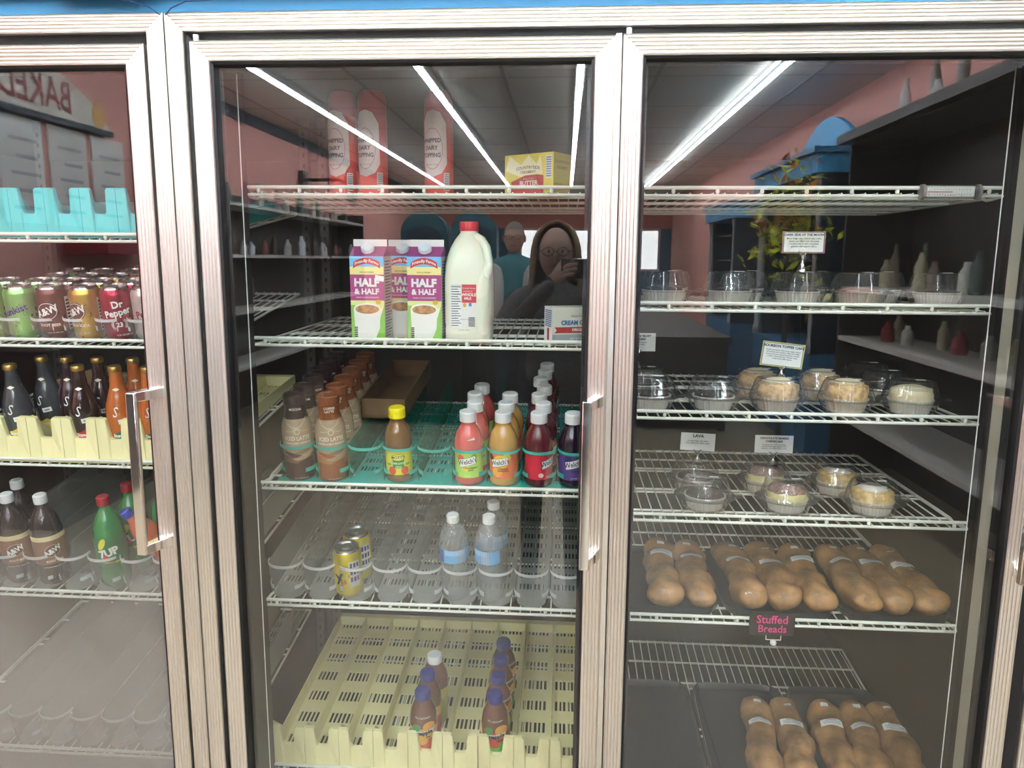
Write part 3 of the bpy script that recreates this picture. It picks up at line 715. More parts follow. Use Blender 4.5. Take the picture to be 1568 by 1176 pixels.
# cartons of half and half
def carton():
    t = empty('cream_carton'); PROTO['carton'] = t; w = .0745; h = .185; hw = w/2
    b = MB(); PUR = L_(176, 74, 130)
    b.box(-hw, hw, -hw, hw, 0, h, L_(240, 234, 214)); b.build('carton_body', t, False)
    g = MB(); zt = h+.022; zf = h+.036
    g.add([(-hw, -hw, h), (hw, -hw, h), (hw, hw, h), (-hw, hw, h), (-hw, 0, zt), (hw, 0, zt)], [(0, 1, 5, 4), (2, 3, 4, 5), (3, 0, 4), (1, 2, 5)], L_(150, 62, 118))
    g.box(-hw, hw, -.0015, .0015, zt-.001, zf, L_(236, 232, 226)); g.build('gable_top', t, False)
    c = MB(); c.lathe([(.0145, 0), (.0145, .009), (.013, .011), (0, .0115)], mat('milky_cap', (226, 232, 236), .35), 28, mod=lambda a, j: 1+.02*math.cos(24*a) if j < 2 else 1)
    o = c.build('cap', t); o.location = (.0, -.0205, h+.0125); o.rotation_euler = (R(32), 0, 0)
    b = MB(); F = -hw-.0002
    b.flat([(-hw, .155), (hw, .155), (hw, h), (-hw, h)], (0, F, 0), L_(120, 190, 232)); b.flat([(-hw, .146), (hw, .146), (hw, .163), (-hw, .163)], (0, F-.0001, 0), L_(244, 230, 150))
    b.flat([(-hw, .09), (hw, .09), (hw, .146), (-hw, .146)], (0, F, 0), PUR)
    arcs = [(-.03+.06*k/12, .160+.010*(1-((k-6)/6)**2)) for k in range(13)]
    b.flat([(x, z) for x, z in [(a_, z_-.001) for a_, z_ in arcs]]+[(x*.95, z+.0125) for x, z in arcs[::-1]], (0, F-.0003, 0), L_(206, 60, 50))
    b.text('Friendly Farms', (0, F-.0006, .1755), .0088, PAPER, bold=.02, arc=11); b.text('RICH & CREAMY', (0, F-.0005, .151), .0042, L_(150, 100, 30), bold=.02)
    b.text('HALF', (-.001, F-.0004, .128), .0235, PAPER, bold=.05); b.text('& HALF', (-.001, F-.0004, .109), .0165, PAPER, bold=.04); b.text('GRADE A ULTRA-PASTEURIZED', (0, F-.0004, .0965), .0036, PAPER, bold=.01)
    b.flat([(-hw, .04), (-.02, .07), (hw, .075), (hw, .09), (-hw, .09)], (0, F-.0001, 0), L_(226, 230, 150)); b.flat([(.012, 0), (hw, 0), (hw, .082), (.03, .06)], (0, F-.00012, 0), L_(140, 196, 76)); b.flat([(-hw, .0), (-.03, 0), (-.028, .08), (-hw, .08)], (0, F-.00012, 0), L_(150, 200, 90))
    cup = [(-.031, .072), (-.029, .03), (-.02, .006), (.016, .006), (.026, .03), (.028, .072)]
    b.flat(cup, (0, F-.0003, 0), L_(240, 236, 226)); b.flat([(x-.001, z+.072) for x, z in ell(.0295, .0125)], (0, F-.0005, 0), L_(246, 240, 228))
    b.flat([(x-.001, z+.071) for x, z in ell(.0265, .0098)], (0, F-.0007, 0), mat('latte_froth', (190, 140, 90), .5, noise=.3, nscale=120))
    b.flat([(x+.024, z+.087) for x, z in ell(.006, .005)], (0, F-.0009, 0), L_(220, 180, 50))
    for k in range(6): b.flat([(-.03, .01+k*.004), (-.023, .01+k*.004), (-.023, .0125+k*.004), (-.03, .0125+k*.004)], (0, F-.0006, 0), INK)
    S_ = hw+.0002
    b.flat([(-hw, 0), (hw, 0), (hw, h), (-hw, h)], (S_, 0, 0), L_(196, 190, 186), (0, 1, 0))
    for k in range(26): b.flat([(-.028, .01+k*.0065), (.02+.008*((k*7) % 3-1), .01+k*.0065), (.02+.008*((k*7) % 3-1), .013+k*.0065), (-.028, .013+k*.0065)], (S_+.0002, 0, 0), L_(90, 84, 96), (0, 1, 0))
    b.build('printed_faces', t, False)
    t.scale = (1, 1, 1.05)
carton()
for x, y, nm, rz in ((.303, .268, 'left', 0), (.362, .35, 'set back between the other two,', 0), (.429, .268, 'right', -.02)):
    o = put('carton', (x, y, on('M', 2, y)), f'purple half and half carton, {nm} of the three cartons'.replace(', of', ' of') if 'set' not in nm else 'purple half and half carton set back between the other two', 'carton', 'cream cartons', rx=tilt('M', 2), rz=rz)
b = MB(); b.box(-.01, .01, -.0004, 0, -.006, .006, PAPER)
PROTOS = [o for o in PROTO['carton'].children]
s_ = b.build('price_sticker', PROTO['carton']); s_.location = (.028, -.0384, .138); s_.rotation_euler = (0, .15, 0)

# milk jug
t = empty('milk_jug')
MILK = mat('milk_jug_plastic', (240, 240, 216), .32, sss=.3, coat=.1)
def sq(w, d, z, n=36, p=4.5, ox=0, oy=0):
    o = []
    for k in range(n):
        a = 2*math.pi*k/n+math.pi/n
        c, s = math.cos(a), math.sin(a)
        q = (abs(c)**p+abs(s)**p)**(-1/p)
        o.append((ox+w/2*q*c, oy+d/2*q*s, z))
    return o
def loft(b, rings, m, cap=True):
    n = len(rings[0]); v = [p for r_ in rings for p in r_]
    f = [(i*n+k, i*n+(k+1) % n, (i+1)*n+(k+1) % n, (i+1)*n+k) for i in range(len(rings)-1) for k in range(n)]
    if cap: f += [tuple(range(n))[::-1], tuple((len(rings)-1)*n+k for k in range(n))]
    b.add(v, f, m)
b = MB()
loft(b, [sq(.094, .094, 0), sq(.102, .102, .004), sq(.103, .103, .03), sq(.1, .1, .036), sq(.103, .103, .044), sq(.103, .103, .14), sq(.100, .100, .152), sq(.101, .101, .165, p=3.4), sq(.094, .094, .185, p=2.6), sq(.080, .080, .205, p=2.3), sq(.060, .060, .223, p=2.1), sq(.043, .043, .233, p=2), sq(.039, .039, .236, p=2), sq(.039, .039, .246, p=2)], MILK)
b.build('jug_body', t, ang=60)
b = MB()
hp = [(.0, -.0, 0)]
b.tube([(.018, -.012, .228), (.030, -.024, .221), (.041, -.034, .205), (.046, -.040, .18), (.0455, -.040, .155), (.040, -.036, .137)], [.008, .009, .0095, .0095, .0095, .007], MILK, 12)
b.build('handle', t)
b = MB(); b.lathe([(.0205, .24), (.0208, .242), (.0205, .258), (.019, .26), (0, .26)], mat('bright_red_cap', (214, 44, 48), .35), 44, mod=lambda a, j: 1+.02*math.cos(30*a) if j in (1, 2) else 1); b.build('cap', t)
b = MB(); F = -.0523
b.flat([(-.035, .033), (.021, .033), (.021, .125), (.018, .128), (-.032, .128), (-.035, .125)], (0, F, 0), L_(232, 230, 222))
b.flat([(-.010, .088), (.021, .088), (.021, .127), (-.010, .127)], (0, F-.0002, 0), L_(216, 70, 70)); b.text('Friendly Farms', (.005, F-.0005, .119), .0048, PAPER)
b.text('VITAMIN D', (.003, F-.0005, .112), .004, PAPER); b.text('WHOLE', (.005, F-.0005, .105), .0088, PAPER, bold=.04); b.text('MILK', (.003, F-.0005, .097), .0075, PAPER, bold=.03)
b.flat([(x-.004, z+.083) for x, z in ell(.0035, .0045)], (0, F-.0005, 0), L_(230, 170, 50)); b.flat(rect(.006, .007), (.008, F-.0005, .084), L_(90, 140, 210))
b.flat([(-.034, .034), (-.0115, .034), (-.0115, .127), (-.034, .127)], (0, F-.0002, 0), PAPER)
for k in range(17):
    w = .018+.003*((k*5) % 3-1); z = .038+k*.0052
    b.flat([(-.033, z), (-.033+w, z), (-.033+w, z+.0015), (-.033, z+.0015)], (0, F-.0005, 0), INK)
b.text('Nutrition Facts', (-.0228, F-.0005, .1245), .0034, INK)
b.text('06-15 2025', (.003, F+.002, .138), .0045, INK, bold=.01)
for k in range(8): b.flat([(.004, .037+k*.0026), (.018, .037+k*.0026), (.018, .0385+k*.0026), (.004, .0385+k*.0026)], (0, F-.0005, 0), INK)
b.text('CONTACT US', (-.005, F-.0005, .052), .003, INK); b.text('1/2 GAL (1.89 L)', (-.006, F-.0001, .029), .0035, INK)
b.build('label', t)
t.location = (.521, .275, on('M', 2, .275)); t.rotation_euler = (tilt('M', 2), 0, 0); tag(t, 'half gallon plastic milk jug with a red cap', 'milk jug')
# cream cheese
CCG = L_(214, 214, 196)
t = pbox('cream_cheese_box', .12, .05, .078, CCG); b = MB(); F = -.0252
b.flat([(-.06, 0), (-.06, .078), (-.0605, .078)], (0, F, 0), CCG)
b.text('Happy Farms', (.0, F-.0004, .059), .0065, L_(60, 90, 120)); b.text('CREAM CHEESE', (.002, F-.0004, .044), .0135, L_(40, 110, 160), bold=.04, sx=.9)
b.flat([(-.055, .022), (.06, .022), (.06, .035), (-.055, .035), (-.05, .0285)], (0, F-.0003, 0), L_(176, 50, 46)); b.text('ORIGINAL', (.005, F-.0006, .0285), .0085, PAPER, bold=.03)
b.flat([(-.06, 0), (.06, 0), (.06, .019), (-.06, .019)], (0, F-.0002, 0), L_(150, 160, 160)); b.text('NET WT 8 OZ', (.0, F-.0006, .009), .006, PAPER)
SX = -.0602
b.flat(rect(.05, .078), (SX, 0, .039), PAPER, (0, -1, 0))
for k in range(9): b.flat(rect(.04, .0022), (SX-.0004, 0, .07-k*.0042), L_(70, 100, 150), (0, -1, 0))
b.flat(rect(.012, .026), (SX-.0004, .0, .018), L_(200, 60, 60), (0, -1, 0))
b.build('printed_faces', t, False)
t.location = (.752, .285, on('M', 2, .285)); t.rotation_euler = (tilt('M', 2), 0, R(22)); tag(t, 'small cream cheese carton at the right end of the milk shelf', 'cream cheese box')

# iced lattes
def latte(key, dark, light, top, l1):
    t = empty('iced_latte_bottle'); PROTO[key] = t
    pr = [(.028, 0), (.0335, .004), (.034, .012), (.034, .11), (.0325, .128), (.027, .146), (.0235, .158), (.0228, .178), (.0232, .18)]
    D, Lt, T = mat('sleeve_%d_%d_%d' % dark, dark, .3, coat=.3), L_(176, 152, 122), mat('sleeve_%d_%d_%d' % top, top, .3, coat=.3)
    M_ = mat('sleeve_%d_%d_%d' % light, light, .3, coat=.3)
    b = MB(); b.lathe([(.028, 0), (.0335, .004), (.034, .012), (.034, .045), (.034, .062), (.034, .11), (.0325, .128), (.027, .146), (.0235, .158), (.0228, .178)], [D, D, D, M_, Lt, Lt, Lt, T, T], 32)
    rf = rprof(pr)
    g = lambda z: rf(z)+.0006
    b.ctext('ICED LATTE', 0, .103, .0128, L_(236, 226, 206), 0, .02, sx=.85, rf=g); b.ctext('COFFEE & MILK BEVERAGE', 0, .092, .0055, L_(236, 226, 206), 0, .02, rf=g)
    b.cshape(ell(.0065, .0065), 0, L_(230, 218, 190), 0, .119, 0, g); b.cshape(ell(.005, .005), 0, L_(176, 152, 122), 0, .119, 0, lambda z: rf(z)+.0009)
    for k in range(8):
        q = math.pi*(k+.5)/8; b.cshape(rect(.004, .0007), 0, L_(230, 218, 190), math.cos(q)*.01/.033, .119+math.sin(q)*.0085, q, lambda z: rf(z)+.001)
    for s in (-1, 1): b.cshape(rect(.012, .0008), 0, L_(230, 218, 190), s*.55, .12, 0, g)
    for (w, ce, z0, mm) in ((.024, -.35, .064, D), (.022, .25, .07, L_(140, 110, 86)), (.026, .2, .057, Lt), (.018, -.5, .05, M_), (.02, .5, .048, D)): b.cshape(ell(w, .0045), 0, mm, ce, z0, -.25 if ce < 0 else .22, lambda z: rf(z)+.0004)
    b.ctext(l1, 0, .168, .0075, L_(236, 226, 206), 0, .03, rf=lambda z: rf(z)+.0008); b.ctext('12 FL OZ (355 mL)', 0, .008, .0042, L_(220, 200, 180), .05, .01, rf=lambda z: rf(z)+.0016)
    for k in range(15):   # swirl line round the shoulder
        a0 = -1+k*.13; z0 = .148-.02*math.sin((k/14)*math.pi)
        b.cshape(rect(.0045, .0009), 0, L_(236, 226, 206), a0, z0, -.3+.6*k/14, g)
    b.build('bottle', t)
    b = MB(); b.lathe([(.0228, .176), (.0245, .178), (.0248, .197), (.0225, .1995), (.0195, .198), (.019, .1965), (0, .1965)], T, 44, mod=lambda a, j: 1+.015*math.cos(28*a) if j in (1, 2) else 1); b.build('cap', t)
latte('mocha', (66, 36, 34), (120, 84, 70), (50, 30, 32), 'MOCHA'); latte('latte', (150, 84, 46), (178, 120, 70), (140, 78, 42), 'COFFEE\nLATTE')
for key, x, nm in (('mocha', .132, 'dark mocha iced latte bottle'), ('latte', .209, 'caramel brown coffee latte bottle')):
    for k in range(6):
        y = .252+k*.0695
        put(key, (x-.001*k, y, on('M', 3, y, .0025)), f'{nm}, {ORD[k]} of its row', 'bottle', 'iced latte bottles', rx=tilt('M', 3), rz=.33 if k == 0 else random.uniform(.1, .6))
# small juice bottles
def juice(key, col, lab, capc=None, h=.168, r=.0325, name='juice_bottle'):
    t = empty(name); PROTO[key] = t; k = h/.168
    m = mat('juice_%d_%d_%d' % col, col, .06, coat=1, noise=.04)
    pr = [(r*.75, 0), (r*.93, .003*k), (r, .009*k), (r*.97, .018*k), (r*.94, .021*k), (r*.94, .079*k), (r, .083*k), (r, .092*k), (r*.96, .105*k), (r*.8, .122*k), (r*.53, .137*k), (.0155, .142*k), (.0155, .148*k)]
    b = MB(); b.lathe(pr, m, 32); b.build('bottle', t)
    b = MB(); b.lathe([(.0185, .1455*k), (.0187, .148*k), (.0185, .1655*k), (.0165, .168*k), (0, .168*k)], capc or CW, 44, mod=lambda a, j: 1+.02*math.cos(30*a) if j in (1, 2) else 1); b.build('cap', t)
    b = MB(); rl = r*.955
    lab(b, rl, k); b.build('label', t)
    return t
def wl(bg, fruit, accents, a=0, sub='10 FL OZ'):
    def f(b, r, k):
        b.cyl(r, .0195, .08, -2.2, 2.2, L_(*bg), 24)
        for i, (c, da, z, rr) in enumerate(accents): b.cshape(ell(rr, rr*.9, 16), r+.0002+i*.00008, L_(*c), a+da, z, 0)
        q = [(-.021, -.0105), (.02, -.0085), (.0215, .0105), (-.0195, .0085)]
        b.cshape(q, r+.001, INK, a, .0585, .2); b.cshape([(x*.96, z*.93) for x, z in q], r+.0013, PAPER, a, .0585, .2)
        b.ctext("Welch's", r+.0017, .0585, .0158, L_(24, 30, 60), a, .012, rot=.2, sx=.86)
        b.ctext(fruit, r+.001, .041, .0055, INK, a+.25, .02); b.ctext(sub, r+.001, .025, .0038, PAPER, a, .02)
    return f
juice('j_straw', (212, 92, 84), wl((176, 222, 84), 'STRAWBERRY\nKIWI', [((220, 80, 60), -.5, .066, .009), ((240, 220, 60), -.1, .044, .008), ((130, 190, 50), .5, .07, .007)]))
juice('j_mango', (196, 150, 74), wl((240, 120, 60), 'ORANGE\nPINEAPPLE', [((250, 190, 40), .1, .06, .018), ((60, 40, 30), -.75, .068, .008), ((240, 220, 70), .5, .07, .01), ((250, 170, 60), -.2, .035, .012)], -.2))
juice('j_red', (98, 20, 30), wl((216, 50, 66), '', [((180, 30, 40), .65, .06, .014), ((240, 210, 200), -.65, .03, .006), ((120, 20, 30), .9, .042, .012)], .85))
juice('j_grape', (36, 14, 38), wl((92, 70, 140), '100% GRAPE', [((50, 50, 100), -.4, .068, .010), ((70, 70, 130), .1, .07, .010), ((90, 110, 60), .5, .072, .007), ((60, 50, 110), .6, .04, .012)], .1))
for key, xs_, nm in (('j_straw', [.523, .531, .524, .533], 'pink strawberry juice bottle'), ('j_mango', [.601, .603, .607], 'orange juice bottle with orange and yellow label'),
                     ('j_red', [.680, .688, .676, .686, .675, .684, .688], 'dark red fruit punch bottle'), ('j_grape', [.755], 'deep purple grape juice bottle')):
    for k, x in enumerate(xs_):
        y = .248+k*.0655
        lb = f'{nm}, {ORD[k]} of its row' if len(xs_) > 1 else nm+' alone at the right end, by the handle'
        if len(xs_) == 7 and k == 6: lb = nm+', at the very back of the longest row'
        put(key, (x, y, on('M', 3, y, .0025)), lb, 'bottle', 'small juice bottles', rx=tilt('M', 3), rz=0 if k == 0 else random.uniform(-.5, .5))
sticker(PROTO['j_straw'], .0325*.9, .3, .106, rot=.35)
def motts(b, r, k):
    b.cyl(r, .0195, .08, -2.2, 2.2, L_(226, 220, 60), 24)
    b.cshape(rect(.026, .03), r+.0003, L_(70, 150, 60), 0, .052)
    b.cshape(ell(.0155, .0075), r+.0006, INK, 0, .062); b.cshape(ell(.0148, .0069), r+.0008, L_(240, 232, 120), 0, .062); b.ctext("MOTT'S", r+.0011, .062, .0088, INK, 0, .015)
    b.ctext('100% JUICE', r+.0008, .048, .0058, PAPER, 0, .03); b.ctext('APPLE', r+.0008, .04, .005, PAPER, 0, .03)
    for s in (-1, 1): b.cshape(ell(.009, .01), r+.0004, L_(220, 90, 60), s*.5, .03); b.cshape(ell(.006, .003), r+.0006, L_(120, 180, 60), s*.75, .045)
juice('motts', (120, 86, 44), motts, mat('yellow_cap', (240, 222, 30), .35), h=.172, r=.031)
put('motts', (.363, .252, on('M', 3, .252, .0025)), 'apple juice bottle with a bright yellow cap', 'bottle', None, rx=tilt('M', 3), rz=.15)
# cardboard tray left on the teal lanes behind the lattes
KRAFT2 = mat('dull_kraft_cardboard', (132, 100, 66), .85, noise=.1)
b = MB(); b.box(-.055, .055, -.2, .16, 0, .003, KRAFT2)
for (x0, x1, y0, y1) in ((-.055, -.052, -.2, .16), (.052, .055, -.2, .16), (-.055, .055, -.2, -.197), (-.055, .055, .157, .16)): b.box(x0, x1, y0, y1, 0, .05, KRAFT2)
o = b.build('cardboard_tray', smooth=False); o.location = (.292, .60, on('M', 3, .60, .088)); o.rotation_euler = (tilt('M', 3), 0, 0); tag(o, 'shallow brown cardboard tray lying on the teal lanes behind the latte bottles', 'cardboard tray')

# yellow cans and water
def d_yc(b):
    b.cyl(rc, .03, .095, .35, 1.15, L_(208, 206, 190), 6)
    for k in range(3):
        for j in range(3): b.cshape(rect(.0055, .012), rc+.0004, L_(70, 60, 110), .5+j*.24, .05+k*.018)
    b.ctext('X', rc+.0003, .05, .034, INK, -.35, .04, rot=.3); b.cshape(ell(.008, .003), rc+.0003, L_(210, 80, 40), -.05, .045, .9)
    b.cshape(ell(.012, .003), rc+.0003, L_(240, 200, 30), -.6, .075, .6)
can('can_yellow', (232, 214, 50), d_yc)
for k in range(2):
    y = .25+k*.07
    put('can_yellow', (.2395+.004*k, y, on('M', 4, y, .0025)), 'yellow drink can '+('in front of the other yellow can' if k == 0 else 'behind the other yellow can'), 'can', 'yellow drink cans', rx=tilt('M', 4), rz=.12*k)
def water():
    t = empty('water_bottle'); PROTO['water'] = t
    m = clear('water_pet', (.95, .965, .96), .08, .65, .20, (.9, .94, .94), .03, wob=.35)
    pr = [(.02, 0), (.029, .004), (.0315, .015)]
    for k in range(6): pr += [(.0322, .022+k*.0125), (.0306, .0285+k*.0125)]
    pr += [(.0325, .1), (.0325, .145), (.032, .15), (.0295, .163), (.023, .178), (.014, .189), (.0125, .193), (.0125, .199)]
    b = MB(); b.lathe(pr, m, 30); b.build('bottle', t)
    b = MB(); b.lathe([(.014, .193), (.0142, .195), (.014, .209), (.0125, .2105), (0, .2105)], CW, 40, mod=lambda a, j: 1+.02*math.cos(26*a) if j in (1, 2) else 1); b.build('cap', t)
    b = MB(); b.cyl(.0331, .102, .135, -1.9, 1.9, L_(110, 168, 214), 22); b.cyl(.0333, .103, .134, -1.5, -.6, L_(70, 96, 150), 6); b.cyl(.0333, .122, .134, -.5, .9, L_(150, 196, 226), 8)
    [b.cyl(.0335, .104, .133, .5+j*.055, .5+j*.055+.02+.015*(j % 2), L_(200, 200, 196) if j % 2 else L_(120, 118, 112), 1) for j in range(11)]; b.build('label', t)
    return t
water()
for x, k, nm, rz in ((.489, 0, 'clear water bottle with a plain blue label, left of the three', 0), (.5705, 0, 'clear water bottle showing its barcode, front one of the pair', -1.0), (.5745, 1, 'clear water bottle behind the one showing its barcode', .6)):
    y = .25+k*.068
    put('water', (x, y, on('M', 4, y, .0025)), nm, 'bottle', 'water bottles', rx=tilt('M', 4), rz=rz)
# tea bottles
def tea(key, base, mid, capc, word='tea'):
    t = empty('tea_bottle'); PROTO[key] = t
    LQ = mat('tea_dark', (116, 76, 62), .06, coat=1); A, B_ = L_(*base), L_(*mid)
    pr = [(.024, 0), (.028, .004), (.0285, .03), (.0315, .078), (.0335, .108), (.033, .124), (.0285, .147), (.019, .168), (.0165, .176)]
    b = MB(); b.lathe(pr, [A, A, A, B_, LQ, LQ, LQ, LQ], 32); rf = rprof(pr); g = lambda z: rf(z)+.0008
    b.cshape(ell(.016, .014), 0, L_(226, 160, 70), .45, .112, 0, lambda z: rf(z)+.0004); b.cshape(ell(.012, .01), 0, L_(70, 140, 70), -.5, .11, .5, lambda z: rf(z)+.0005); b.cshape(ell(.014, .012), 0, L_(*mid), -.1, .074, 0, lambda z: rf(z)+.0006)
    b.cshape([(-.026, -.005), (.026, -.005), (.028, .007), (0, .005), (-.028, .007)], 0, L_(230, 232, 220), 0, .097, .12, lambda z: rf(z)+.0009)
    b.ctext('Snapple', 0, .097, .0145, L_(30, 34, 70), 0, .05, rot=.12, rf=lambda z: rf(z)+.0013); b.ctext(word, 0, .085, .008, L_(30, 34, 50), .35, .03, rf=lambda z: rf(z)+.0013)
    b.ctext('ALL NATURAL', 0, .136, .0058, L_(220, 214, 200), 0, .02, arc=-6, rf=g)
    b.build('bottle', t)
    b = MB(); b.lathe([(.0185, .172), (.0188, .175), (.0188, .189), (.0165, .193), (0, .193)], capc, 40, mod=lambda a, j: 1+.02*math.cos(26*a) if j in (1, 2) else 1); b.build('cap', t)
NAVY = mat('navy_cap', (58, 62, 128), .35)
tea('tea_peach', (214, 96, 76), (228, 178, 90), NAVY); tea('tea_green', (80, 176, 60), (206, 84, 60), NAVY, 'apple'); tea('tea_white', (180, 180, 90), (208, 190, 90), CW)
for key, x, k, nm in (('tea_peach', .413, 0, 'peach tea bottle with a navy cap at the front of the yellow tray'), ('tea_peach', .413, 1, 'tea bottle with a navy cap, second in the row ending in a white cap'), ('tea_white', .419, 2, 'tea bottle with a white cap behind two navy caps')):
    y = .25+k*.068
    put(key, (x, y, on('M', 5, y, .003)), nm, 'bottle', 'tea bottles', rx=tilt('M', 5), rz=.15 if k == 0 else -.9)
for k in range(4):
    y = .25+k*.068
    put('tea_green', (.5855+.001*k, y, on('M', 5, y, .003)), f'green-bottomed tea bottle with navy cap, {ORD[k] if k<3 else "at the back"} of its row of four', 'bottle', 'tea bottles', rx=tilt('M', 5), rz=.08 if k == 0 else .7)

# ------------------------------------------------------------------ right door: cakes in clear boxes
def fl(a, j): return 1+.018*math.cos(10*a)
def clam():
    t = empty('clear_cake_box'); PROTO['clam'] = t
    b = MB(); b.lathe([(0, .002), (.042, .002), (.046, .003), (.056, .026), (.0585, .030), (.066, .031), (.069, .0305)], PET, 40, mod=lambda a, j: 1+.02*math.cos(12*a) if 1 < j < 4 else 1); b.build('base', t)
    b = MB(); b.lathe([(.069, .0318), (.066, .033), (.060, .033), (.058, .036), (.0475, .068), (.0445, .073), (.037, .0735), (.033, .071), (0, .071)], PET, 48, mod=lambda a, j: 1+.028*math.cos(12*a) if 2 < j < 6 else 1)
    b.box(.062, .082, -.014, .006, .029, .034, PET); b.build('lid', t)
    b = MB(); b.box(.008, .028, -.006, .004, .0738, .0743, PAPER); b.build('price_sticker', t)
clam()
def cup(b, r=.045, h=.03, m=PAPER): b.lathe([(r*.8, 0), (r, h), (r+.0008, h), (r*.82, .001)], m, 72, mod=lambda a, j: 1+.022*math.cos(36*a), cap1=False)
def nz(v, k, s):
    import mathutils.noise as mn
    return mn.noise(Vector(v)*k)*s
def cakep(key, cup_c, body):
    t = empty('cake'); PROTO[key] = t
    b = MB(); body(b); b.v = [(x*1.24+nz((x, y, z), 90, .0022), y*1.24+nz((y, z, x), 90, .0022), z*1.03+nz((z, x, y), 90, .0018)) for x, y, z in b.v]; b.build('cake_body', t)
    b = MB(); cup(b, m=cup_c); b.build('paper_cup', t)
CUPW = mat('white_baking_cup', (226, 222, 210), .6); CUPT = mat('cream_baking_cup', (220, 204, 184), .6)
def body_toffee(b): 
    m = mat('toffee_frosting', (226, 184, 128), .5, noise=.35, nscale=70, bump=.5, bscale=150); m2 = mat('whipped_frosting', (240, 222, 184), .5, noise=.1)
    b.lathe([(.028, .003), (.035, .028), (.0365, .044), (.034, .055), (.024, .060)], m, 40, mod=lambda a, j: 1+.05*math.cos(7*a+j)); b.lathe([(.025, .058), (.027, .062), (.018, .0665), (.008, .069), (0, .0695)], m2, 30, mod=lambda a, j: 1+.08*math.cos(8*a+j))
def body_cream(b):
    m = mat('vanilla_frosting', (240, 224, 180), .5, noise=.12, nscale=60, bump=.3); b.lathe([(.028, .003), (.035, .028), (.036, .042), (.033, .05), (.02, .056), (.0, .058)], m, 40, mod=lambda a, j: 1+.04*math.cos(6*a+j))
def body_marble(b):
    m = mat('cheesecake', (236, 222, 150), .5, noise=.15, nscale=50); m2 = mat('chocolate_shavings', (150, 112, 96), .6, noise=.35, nscale=120, bump=.5)
    b.lathe([(.028, .003), (.035, .03), (.035, .040), (.034, .043)], m, 40); b.lathe([(.035, .043), (.030, .052), (.018, .057), (0, .059)], m2, 36, mod=lambda a, j: 1+.06*math.cos(9*a+2*j))
def body_dark(b):
    m = mat('dark_chocolate_cake', (42, 26, 22), .4, noise=.3, nscale=60, coat=.3); b.lathe([(.028, .003), (.034, .026), (.033, .032), (.02, .034), (0, .035)], m, 36, mod=lambda a, j: 1+.03*math.cos(5*a+j))
def body_red(b):
    m = mat('pinkish_cake', (150, 96, 84), .5, noise=.3, nscale=60); b.lathe([(.028, .003), (.034, .026), (.033, .032), (.02, .036), (0, .037)], m, 36)
def body_caramel(b):
    m = mat('caramel_top_cake', (228, 190, 120), .5, noise=.25, nscale=60); m2 = mat('white_rosette', (244, 238, 222), .5)
    b.lathe([(.028, .003), (.035, .028), (.0355, .046), (.030, .050)], m, 40); b.lathe([(.022, .049), (.024, .054), (.014, .060), (0, .064)], m2, 30, mod=lambda a, j: 1+.1*math.cos(7*a+j))
cakep('ck_toffee', CUPT, body_toffee); cakep('ck_cream', CUPW, body_cream); cakep('ck_marble', CUPW, body_marble); cakep('ck_dark', CUPW, body_dark); cakep('ck_red', CUPT, body_red); cakep('ck_caramel', CUPW, body_caramel)
def cakebox(ck, x, y, i, lb, cl):
    z = on('R', i, y); rx = tilt('R', i)
    put('clam', (x, y, z), lb, 'cake box', 'clear cake boxes', rx=rx, rz=random.uniform(-.15, .15))
    if ck: put(ck, (x, y, z+.0035), cl, 'cake', 'cakes in clear boxes', rx=rx)
N5 = ['leftmost', 'second', 'third', 'fourth', 'rightmost']
for k, (x, ck) in enumerate(((.945, 'ck_dark'), (1.088, 'ck_dark'), (1.230, 'ck_dark'), (1.358, 'ck_red'), (1.520, 'ck_dark'))):
    cakebox(ck, x, .275, 2, f'clear cake box, {N5[k]} in the front row, level with the milk', f'dark cake in paper cup, {N5[k]} in the front row, level with the milk')
for k, (x, ck) in enumerate(((.975, 'ck_dark'), (1.15, 'ck_dark'), (1.31, 'ck_dark'), (1.46, 'ck_dark'))):
    cakebox(ck, x, .425, 2, f'clear cake box, {["leftmost", "second", "third", "rightmost"][k]} in the back row, level with the milk', f'dark cake in paper cup, {["leftmost", "second", "third", "rightmost"][k]} in the back row, level with the milk')
for k, (x, ck) in enumerate(((.925, 'ck_dark'), (1.064, 'ck_dark'), (1.202, 'ck_toffee'), (1.350, 'ck_toffee'), (1.487, 'ck_cream'))):
    cakebox(ck, x, .276, 3, f'clear cake box, {N5[k]} of the front five on the toffee cake shelf', {0: 'dark cake in a clear box at the left end of the toffee cake shelf', 1: 'dark cake in a clear box left of the toffee cakes', 2: 'toffee cake under the bourbon toffee card', 3: 'golden toffee cake right of the one under its card', 4: 'pale vanilla cake at the right end of the toffee cake shelf'}[k])
for k, (x, y, ck) in enumerate(((1.195, .425, 'ck_toffee'), (1.34, .425, 'ck_toffee'), (1.49, .425, 'ck_dark'), (1.50, .565, 'ck_dark'), (.925, .425, 'ck_dark'))):
    nm = ['second row, behind the cake under the card', 'second row, behind the golden toffee cake', 'second row, right end of the toffee cake shelf', 'third row, right end of the toffee cake shelf', 'second row, left end of the toffee cake shelf'][k]
    cakebox(ck, x, y, 3, f'clear cake box, {nm}', f'boxed cake, {nm}')
for k, (x, ck) in enumerate(((1.056, 'ck_dark'), (1.237, 'ck_marble'), (1.424, 'ck_caramel'))):
    cakebox(ck, x, .276, 4, f'clear cake box, {["left", "middle", "right"][k]} in the front row on the cheesecake shelf', ['dark lava cake in the front row under the lava card', 'chocolate marble cheesecake in the front row under its card', 'pale caramel cheesecake in the front row on the right'][k])
